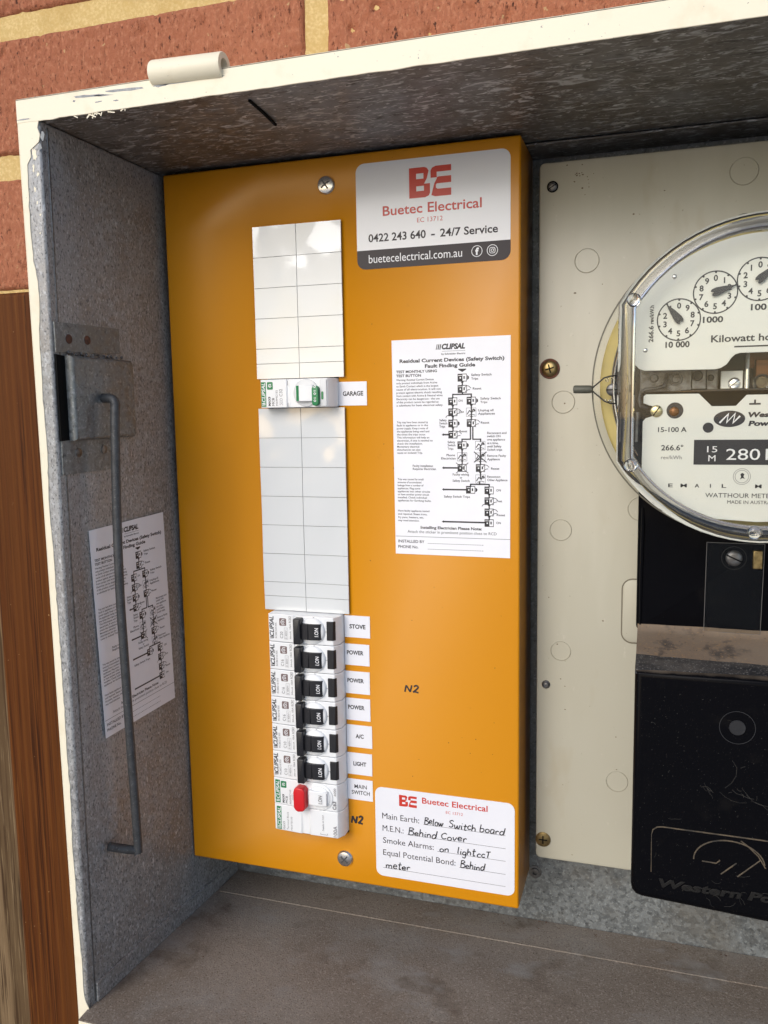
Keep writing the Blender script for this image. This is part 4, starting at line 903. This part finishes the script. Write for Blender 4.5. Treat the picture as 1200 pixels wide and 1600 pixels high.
b = MB(); b.text('266.6', 231.2, -79.5, 2.2, Yp-.12, w=7.8, rot=90, bold=.03); b.text('rev/kW.h', 231.2, -70.8, 1.9, Yp-.12, w=8.8, rot=90, bold=.03)
b.text('Kilowatt hours', 257.3, -80.6, 3.3, Yp-.12, w=33.5, bold=.02); b.rect(267.6, 286.5, -83.3, -82.6, Yp-.12); b.flat([(286.5, -84.3), (292, -82.95), (286.5, -81.6)], Yp-.12)
b.build('lettering', ink, dp, recalc=False)
for x, z in ((240.2, -49.1), (227.6, -83.2), (2*CX-240.2, -49.1), (2*CX-227.6, -83.2)): b = MB(); b.ball((x, Yp, z), 1.15, .5, 14); b.build('rivet', steel, dp)
# name plate
l = [(CX, -105.5), (273.8, -105.5), (269.3, -110.6), (258.5, -110.6), (252.6, -104.5), (228.4, -104.4), (227.3, -105.3), (227.2, -108.6), (229.5, -109.6), (231.5, -110.2), (232.5, -111), (232.5, -114), (231, -115.2), (228.4, -116), (227.1, -117.6), (227.0, -143.4), (228.2, -148), (232.6, -152.8), (238, -157), (244.7, -160.4), (253, -163.2), (262.4, -165), (CX, -166)]
o = l + [(2*CX-x, z) for x, z in reversed(l[1:-1])]
b = MB(); b.prism(o, Yp, Yp+.9, r=.15, n=1); np_ = b.build('name_plate', plate, mt, sharp=40)
b = MB(); b.rect(251.0, 309.0, -138.6, -126.6, Yp-.12); b.build('number_strip', ink, np_)
b = MB(); b.text('15', 259.3, -132.6, 2.9, Yp-.2, al='C', w=4.6); b.text('M', 259.3, -136.9, 2.9, Yp-.2, al='C', w=3.2); b.text('2801', 265.6, -136.2, 5.2, Yp-.2, w=18.4)
b.build('strip_lettering', white_ink, np_, recalc=False)
b = MB(); b.disc(266.5, -116.7, 7.0, Yp-.12, n=40, ry=3.9); b.disc(257.2, -120.8, 2.45, Yp-.12); b.disc(241.9, -112.4, 3.9, Yp-.12)
b.text('Western', 274.7, -116.1, 2.5, Yp-.12, w=17, bold=.05, shear=.15); b.text('Power', 274.9, -120.2, 2.5, Yp-.12, w=13.4, bold=.05, shear=.15)
b.rect(275, 280, -110.2, -109.4, Yp-.12); b.rect(277.1, 277.9, -109.4, -107.8, Yp-.12)
b.text('15-100 A', 234.3, -122.8, 2.4, Yp-.12, w=13.2, bold=.015); b.text('266.6°', 236.0, -131.7, 2.6, Yp-.12, w=10.2, bold=.015); b.text('rev/kWh', 236.0, -136.0, 1.8, Yp-.12, w=9.6, m=1)
for k, ch in enumerate('EMAIL M'):
    if ch != ' ': b.text(ch, 240.7+k*6.1+(3 if k > 5 else 0), -149.7, 1.8, Yp-.12, al='C', bold=.015, w={'I': .45, 'M': 2.9}.get(ch, 2.1))
b.text('WATTHOUR METER TYPE', 256.8, -154.4, 2.1, Yp-.12, w=39); b.text('MADE IN AUSTRALIA', 266.8, -157.3, 1.6, Yp-.12, w=22.6)
b.ring(272.9, -144.2, 2.9, 3.1, Yp-.12, 1); b.ring(272.9, -144.2, 3.7, 3.9, Yp-.12, 1); b.flat([(272.0, -145.6), (272.6, -144.4), (272.2, -143.2), (273.0, -142.4), (274.0, -143.0), (273.6, -144.2), (274.3, -145.4), (273.2, -144.9)], Yp-.14)
b.build('lettering', [ink, inkgrey], np_, recalc=False)
b = MB(); b.line([(262.2, -118.6), (266.0, -114.4), (265.4, -118.4), (269.0, -114.2), (268.2, -118.6), (271.2, -115.4)], .85, Yp-.2); b.build('emblem_bolt', white_ink, np_)
screwhead(np_, 'plate_screw', 233.4, Yp-.1, -112.6, 2.9, brightbrass, 'slot', rot=55)
b = MB(); b.ball((241.6, Yp+.6, -112.9), 2.6, .6, 16); b.build('recessed_screw', copper, np_)
# mechanism between the plates
b = MB(); b.box(224.5, 335.5, -8, -6.3, -150, -62); b.build('back_frame', M('dark_backing_metal', (.03, .03, .03), .5, .4), mt)  # dark backing sheet standing for the meter's dark interior
b = MB(); b.box(225.2, 249.6, -26, -22, -103, -91.5); b.box(249.9, 256.5, -25, -20, -102, -91.5); b.box(256.8, 262.2, -22, -18, -103, -91)
b.lathe([(3.2, 0), (3.4, .4), (3.0, .7), (2.4, .3), (2.2, .7), (1.6, .3), (.05, .4)], (242.2, -26, -97), (0, -1, 0), 24)
b.lathe([(2.2, 0), (1.8, .6), (.05, .8)], (232, -26, -96.3), (0, -1, 0), 16); b.build('bracket', darksteel, mt, bevel=.3)
b = MB(); b.lathe([(2.6, 0), (2.2, 1), (.05, .6)], (252.4, -25, -95.6), (0, -1, 0), 18); b.lathe([(1.6, 0), (1.2, .6), (.05, .7)], (258.8, -22, -96.6), (0, -1, 0), 18); b.build('bracket_bush', blackp, mt)
b = MB(); b.box(263.2, 273.2, -27, -24, -102.2, -93.6); b.build('carriage', plate, mt, bevel=.3)
screwhead(mt, 'adjusting_screw', 269.4, -27.2, -99.8, 2.9, steel, 'slot', rot=40)
b = MB(); b.cyl((275, -28, -102.6), (0, 0, 1), 1.15, 9.5, 14); b.tube([(275+.9*math.cos(k*.9), -28+.9*math.sin(k*.9), -93.2+k*.09) for k in range(90)], .25, 5); b.build('worm_spindle', steel, mt)
b = MB(); b.lathe([(4.1, 0), (4.1, 2.2), (2.8, 3.2), (1.6, 3.2), (1.4, 2.4), (.05, 2.4)], (281.8, -26, -99.6), (0, -1, 0), 28); b.build('clear_bush', acrylic, mt)
b = MB(); b.box(279.5, 300, -20, -10, -97.0, -88); b.box(276.6, 300, -14, -10, -92, -84); b.build('coil', copper, mt, bevel=.5)
b = MB(); b.lathe([(47, 0), (47.4, .4), (47, .9)], (272, 12, -103.3), (0, 0, 1), 90); b.build('rotor_disc', M('bright_aluminium', (.80, .80, .78), .22, 1), mt)
b = MB(); b.tube([(238, -28, -94.5), (237.6, -30, -97.5), (236.6, -32, -100.3), (233, -33, -101.4), (228, -33, -101.8), (225.8, -33, -103.4), (225.4, -33, -107), (226, -33, -110), (229, -33, -111.6), (231.4, -33, -111.9)], 1.0, 8); b.tube([(224.8, -30, -113), (224.6, -30, -128)], 1.5, 8); b.build('bent_arm', darksteel, mt)
# seal
sl = thing('lead_seal', 'small dull lead seal on a twisted wire at the meter left edge', 'seal', (200, -9, -103))
b = MB(); b.lathe([(1.0, 0), (1.9, .1), (2.15, .8), (2.15, 8.6), (1.7, 10), (.9, 10.2)], (190.6, -9, -100.6), (1, 0, -.02), 18); b.lathe([(.5, -.1), (1.0, -.12), (1.0, .3)], (190.6, -9, -100.6), (1, 0, 0), 12, m=1); b.build('lead_slug', [lead, dark], sl, sharp=50)
b = MB(); b.tube([(199.8, -9, -100.6), (203, -9.5, -98), (206.5, -10, -95), (209.5, -10, -94.1), (213, -8, -93.8)], .42, 7); b.tube([(199.8, -9, -101), (203, -9.5, -103.8), (207, -10, -107.2), (210, -10, -108.4), (214, -8, -108.6)], .42, 7); b.build('seal_wire', M('dark_wire', (.04, .038, .034), .5, .3), sl)
screwhead(mt, 'seal_screw', 210.8, -6, -101.2, 3.3, darksteel, 'slot', rot=0)
b = MB()
for i in range(12): b.ball((206.8+rnd.uniform(0, 6), -6-rnd.uniform(0, 2), -101.2+rnd.choice((-1, 1))*rnd.uniform(4.6, 6.6)), rnd.uniform(.5, 1.1), n=8)
b.build('seal_lug', acrylic, mt)
# terminal block (upper) and dusty ledge
XL_, XR_ = 225.8, 2*CX-225.8
Yu, Yl = 8.0, -40.0
b = MB(); b.prism(rrect(224.9, 2*CX-224.9, -236, -150, 3, 4), Yu, 28, r=3.0, n=5); tb = b.build('terminal_block', bake, mt, sharp=40)
b = MB(); b.tube([(227.4, Yu-.1, -166), (227.6, Yu-.4, -175), (227.3, Yu-.4, -200), (227.2, Yu-.2, -232)], [.7, 1.0, .9, .6], 8); b.build('block_rib', bake, tb)
b = MB(); b.prism([(260.7, -233.4), (289.2, -233.6), (289.9, -184.2), (261.0, -184.0)], Yu-1.2, Yu-.3); fl = b.build('clear_flap', clearfilm, tb)
b = MB(); b.line([(260.7, -233.4), (289.2, -233.6), (289.9, -184.2), (261.0, -184.0)], .28, Yu-1.3, closed=True); b.build('flap_edge', M('paler_edge', (.11, .105, .10), .4), fl)  # thin lines give the clear flap its lighter edges
screwhead(tb, 'terminal_screw', 275.0, Yu-.1, -192.4, 4.3, darksteel, 'slot', rot=-25)
b = MB(); b.ring(275, -192.4, 6.1, 6.4, Yu-.06, n=36); b.build('bore_ring', webm, tb)
b = MB(); b.box(284.2, 289.0, Yu-3, Yu-.1, -197.5, -187.5); b.build('terminal_tag', brass, tb, bevel=.5)
# lower cover with sloping dusty shoulder
tc = MB()
zl, zr_ = -246.4, -250.0
def lowout(x):  # bottom edge falls away to the right a little
    return -367.4-(x-226)*.06
o = [(225.7, -244), (225.7, -361.5), (226.3, -364.6), (228.2, -366.8), (231.5, -367.8), (250, lowout(250)), (CX, lowout(CX)), (310, lowout(310)), (328.5, lowout(328.5)), (331.8, -372.4), (333.8, -370), (334.3, -366), (334.3, -244)]
tc.prism(o, Yl, 27.5, r=4.0, n=6); tcv = tc.build('terminal_cover', bake, mt, sharp=40)
b = MB()
nx = 40; rows = [(Yl+1.0, -246.0), (Yl+2.2, -244.4), (Yl+4, -243.2), (-24, -240.2), (-10, -237.4), (2, -235.2), (6.5, -233.6), (7.7, -231.5)]
vs = []; fs = []
for j, (y, z) in enumerate(rows):
    for i in range(nx+1):
        x = 225.9+(334.1-225.9)*i/nx; vs.append((x, y, z-(x-226)*.03*(1-j/7)+.35*mnoise.noise((x*.1, y*.1, 0))))
for j in range(len(rows)-1):
    for i in range(nx): a = j*(nx+1)+i; fs.append((a, a+1, a+nx+2, a+nx+1))
b.add(vs, fs); b.m = [1 if f < nx*3 else 0 for f in range(len(fs))]; b.build('dusty_shoulder', [bakedust, smudged], tcv, recalc=False, sharp=60)
b = MB(); b.lathe([(3.9, 0), (3.7, .5), (.05, .6)], (275.1, Yl-.02, -269.6), (0, -1, 0), 26); b.build('plug_screw', M('grey_plug', (.026, .026, .028), .75, 0, [('noise', 300, I3, .5, .7, (.05, .05, .052))], spec=.12), tcv)
b = MB(); b.ring(275.1, -269.6, 8.2, 8.45, Yl-.05, n=48); b.build('plug_recess', M('bakelite_ring', (.022, .022, .024), .4), tcv)
b = MB()
fr = [(235.9, -352), (235.7, -331.4), (236.4, -328.6), (238.4, -326.9), (241, -326.5), (280, -326.8), (319, -327.4), (322, -329), (323.6, -333), (323.8, -352)]
b.tube([(x, Yl-.02, z) for x, z in fr], [.2, .2, .3, .36, .36, .36, .36, .3, .2, .2], 6)
el = [(CX-6.6+16.8*math.cos(R(a)), Yl-.05, -341.2+11.8*math.sin(R(a))) for a in range(182, 4, -8)]; b.tube(el, .36, 6)
b.tube([(278.6, Yl-.05, -328.6), (282, Yl-.05, -331), (287, Yl-.05, -335.6), (290.5, Yl-.05, -341.5)], .36, 6)
for q in (((260.6, -342.1), (267.4, -342.3), (269.2, -340.4)), ((269.8, -347.8), (277, -340.8)), ((277.6, -348), (288.2, -337.4))): b.tube([(x, Yl-.05, z) for x, z in q], .34, 6)
b.build('embossed_frame', dustline, tcv)
b = MB(); b.text('Western Power', 239.8, -359.4, 4.4, Yl-.1, w=74, shear=.2, bold=.02, ext=.06); b.build('embossed_lettering', M('dusty_lit_bakelite', (.014, .013, .012), .3, spec=.2), tcv, sharp=40)  # slight dust tone; also puts the light caught by the outlines into colour
b = MB(); k = 0
for i in range(34):
    x = rnd.uniform(229, 300); z = rnd.uniform(-364, -260)
    if i < 16: x, z = rnd.uniform(258, 296), rnd.gauss(-303, 1.5)
    if 16 <= i < 26: x, z = rnd.uniform(262, 296), rnd.gauss(-360, 3)
    a = rnd.uniform(-1.2, .3); L_ = rnd.uniform(1.5, 7) if i > 5 else rnd.uniform(8, 22); P = [(x, z)]
    for s_ in range(4): a += rnd.uniform(-.6, .6); P.append((P[-1][0]+L_/4*math.cos(a), max(-366, P[-1][1]+L_/4*math.sin(a))))
    b.line(P, rnd.uniform(.06, .12), Yl-.08-.004*i)
for i in range(260):
    x = rnd.uniform(229, 310); z = rnd.uniform(-364, -252); r = rnd.uniform(.06, .2); b.disc(x, z, r, Yl-.06, n=5)
b.build('cobweb_strands', webm, tcv)
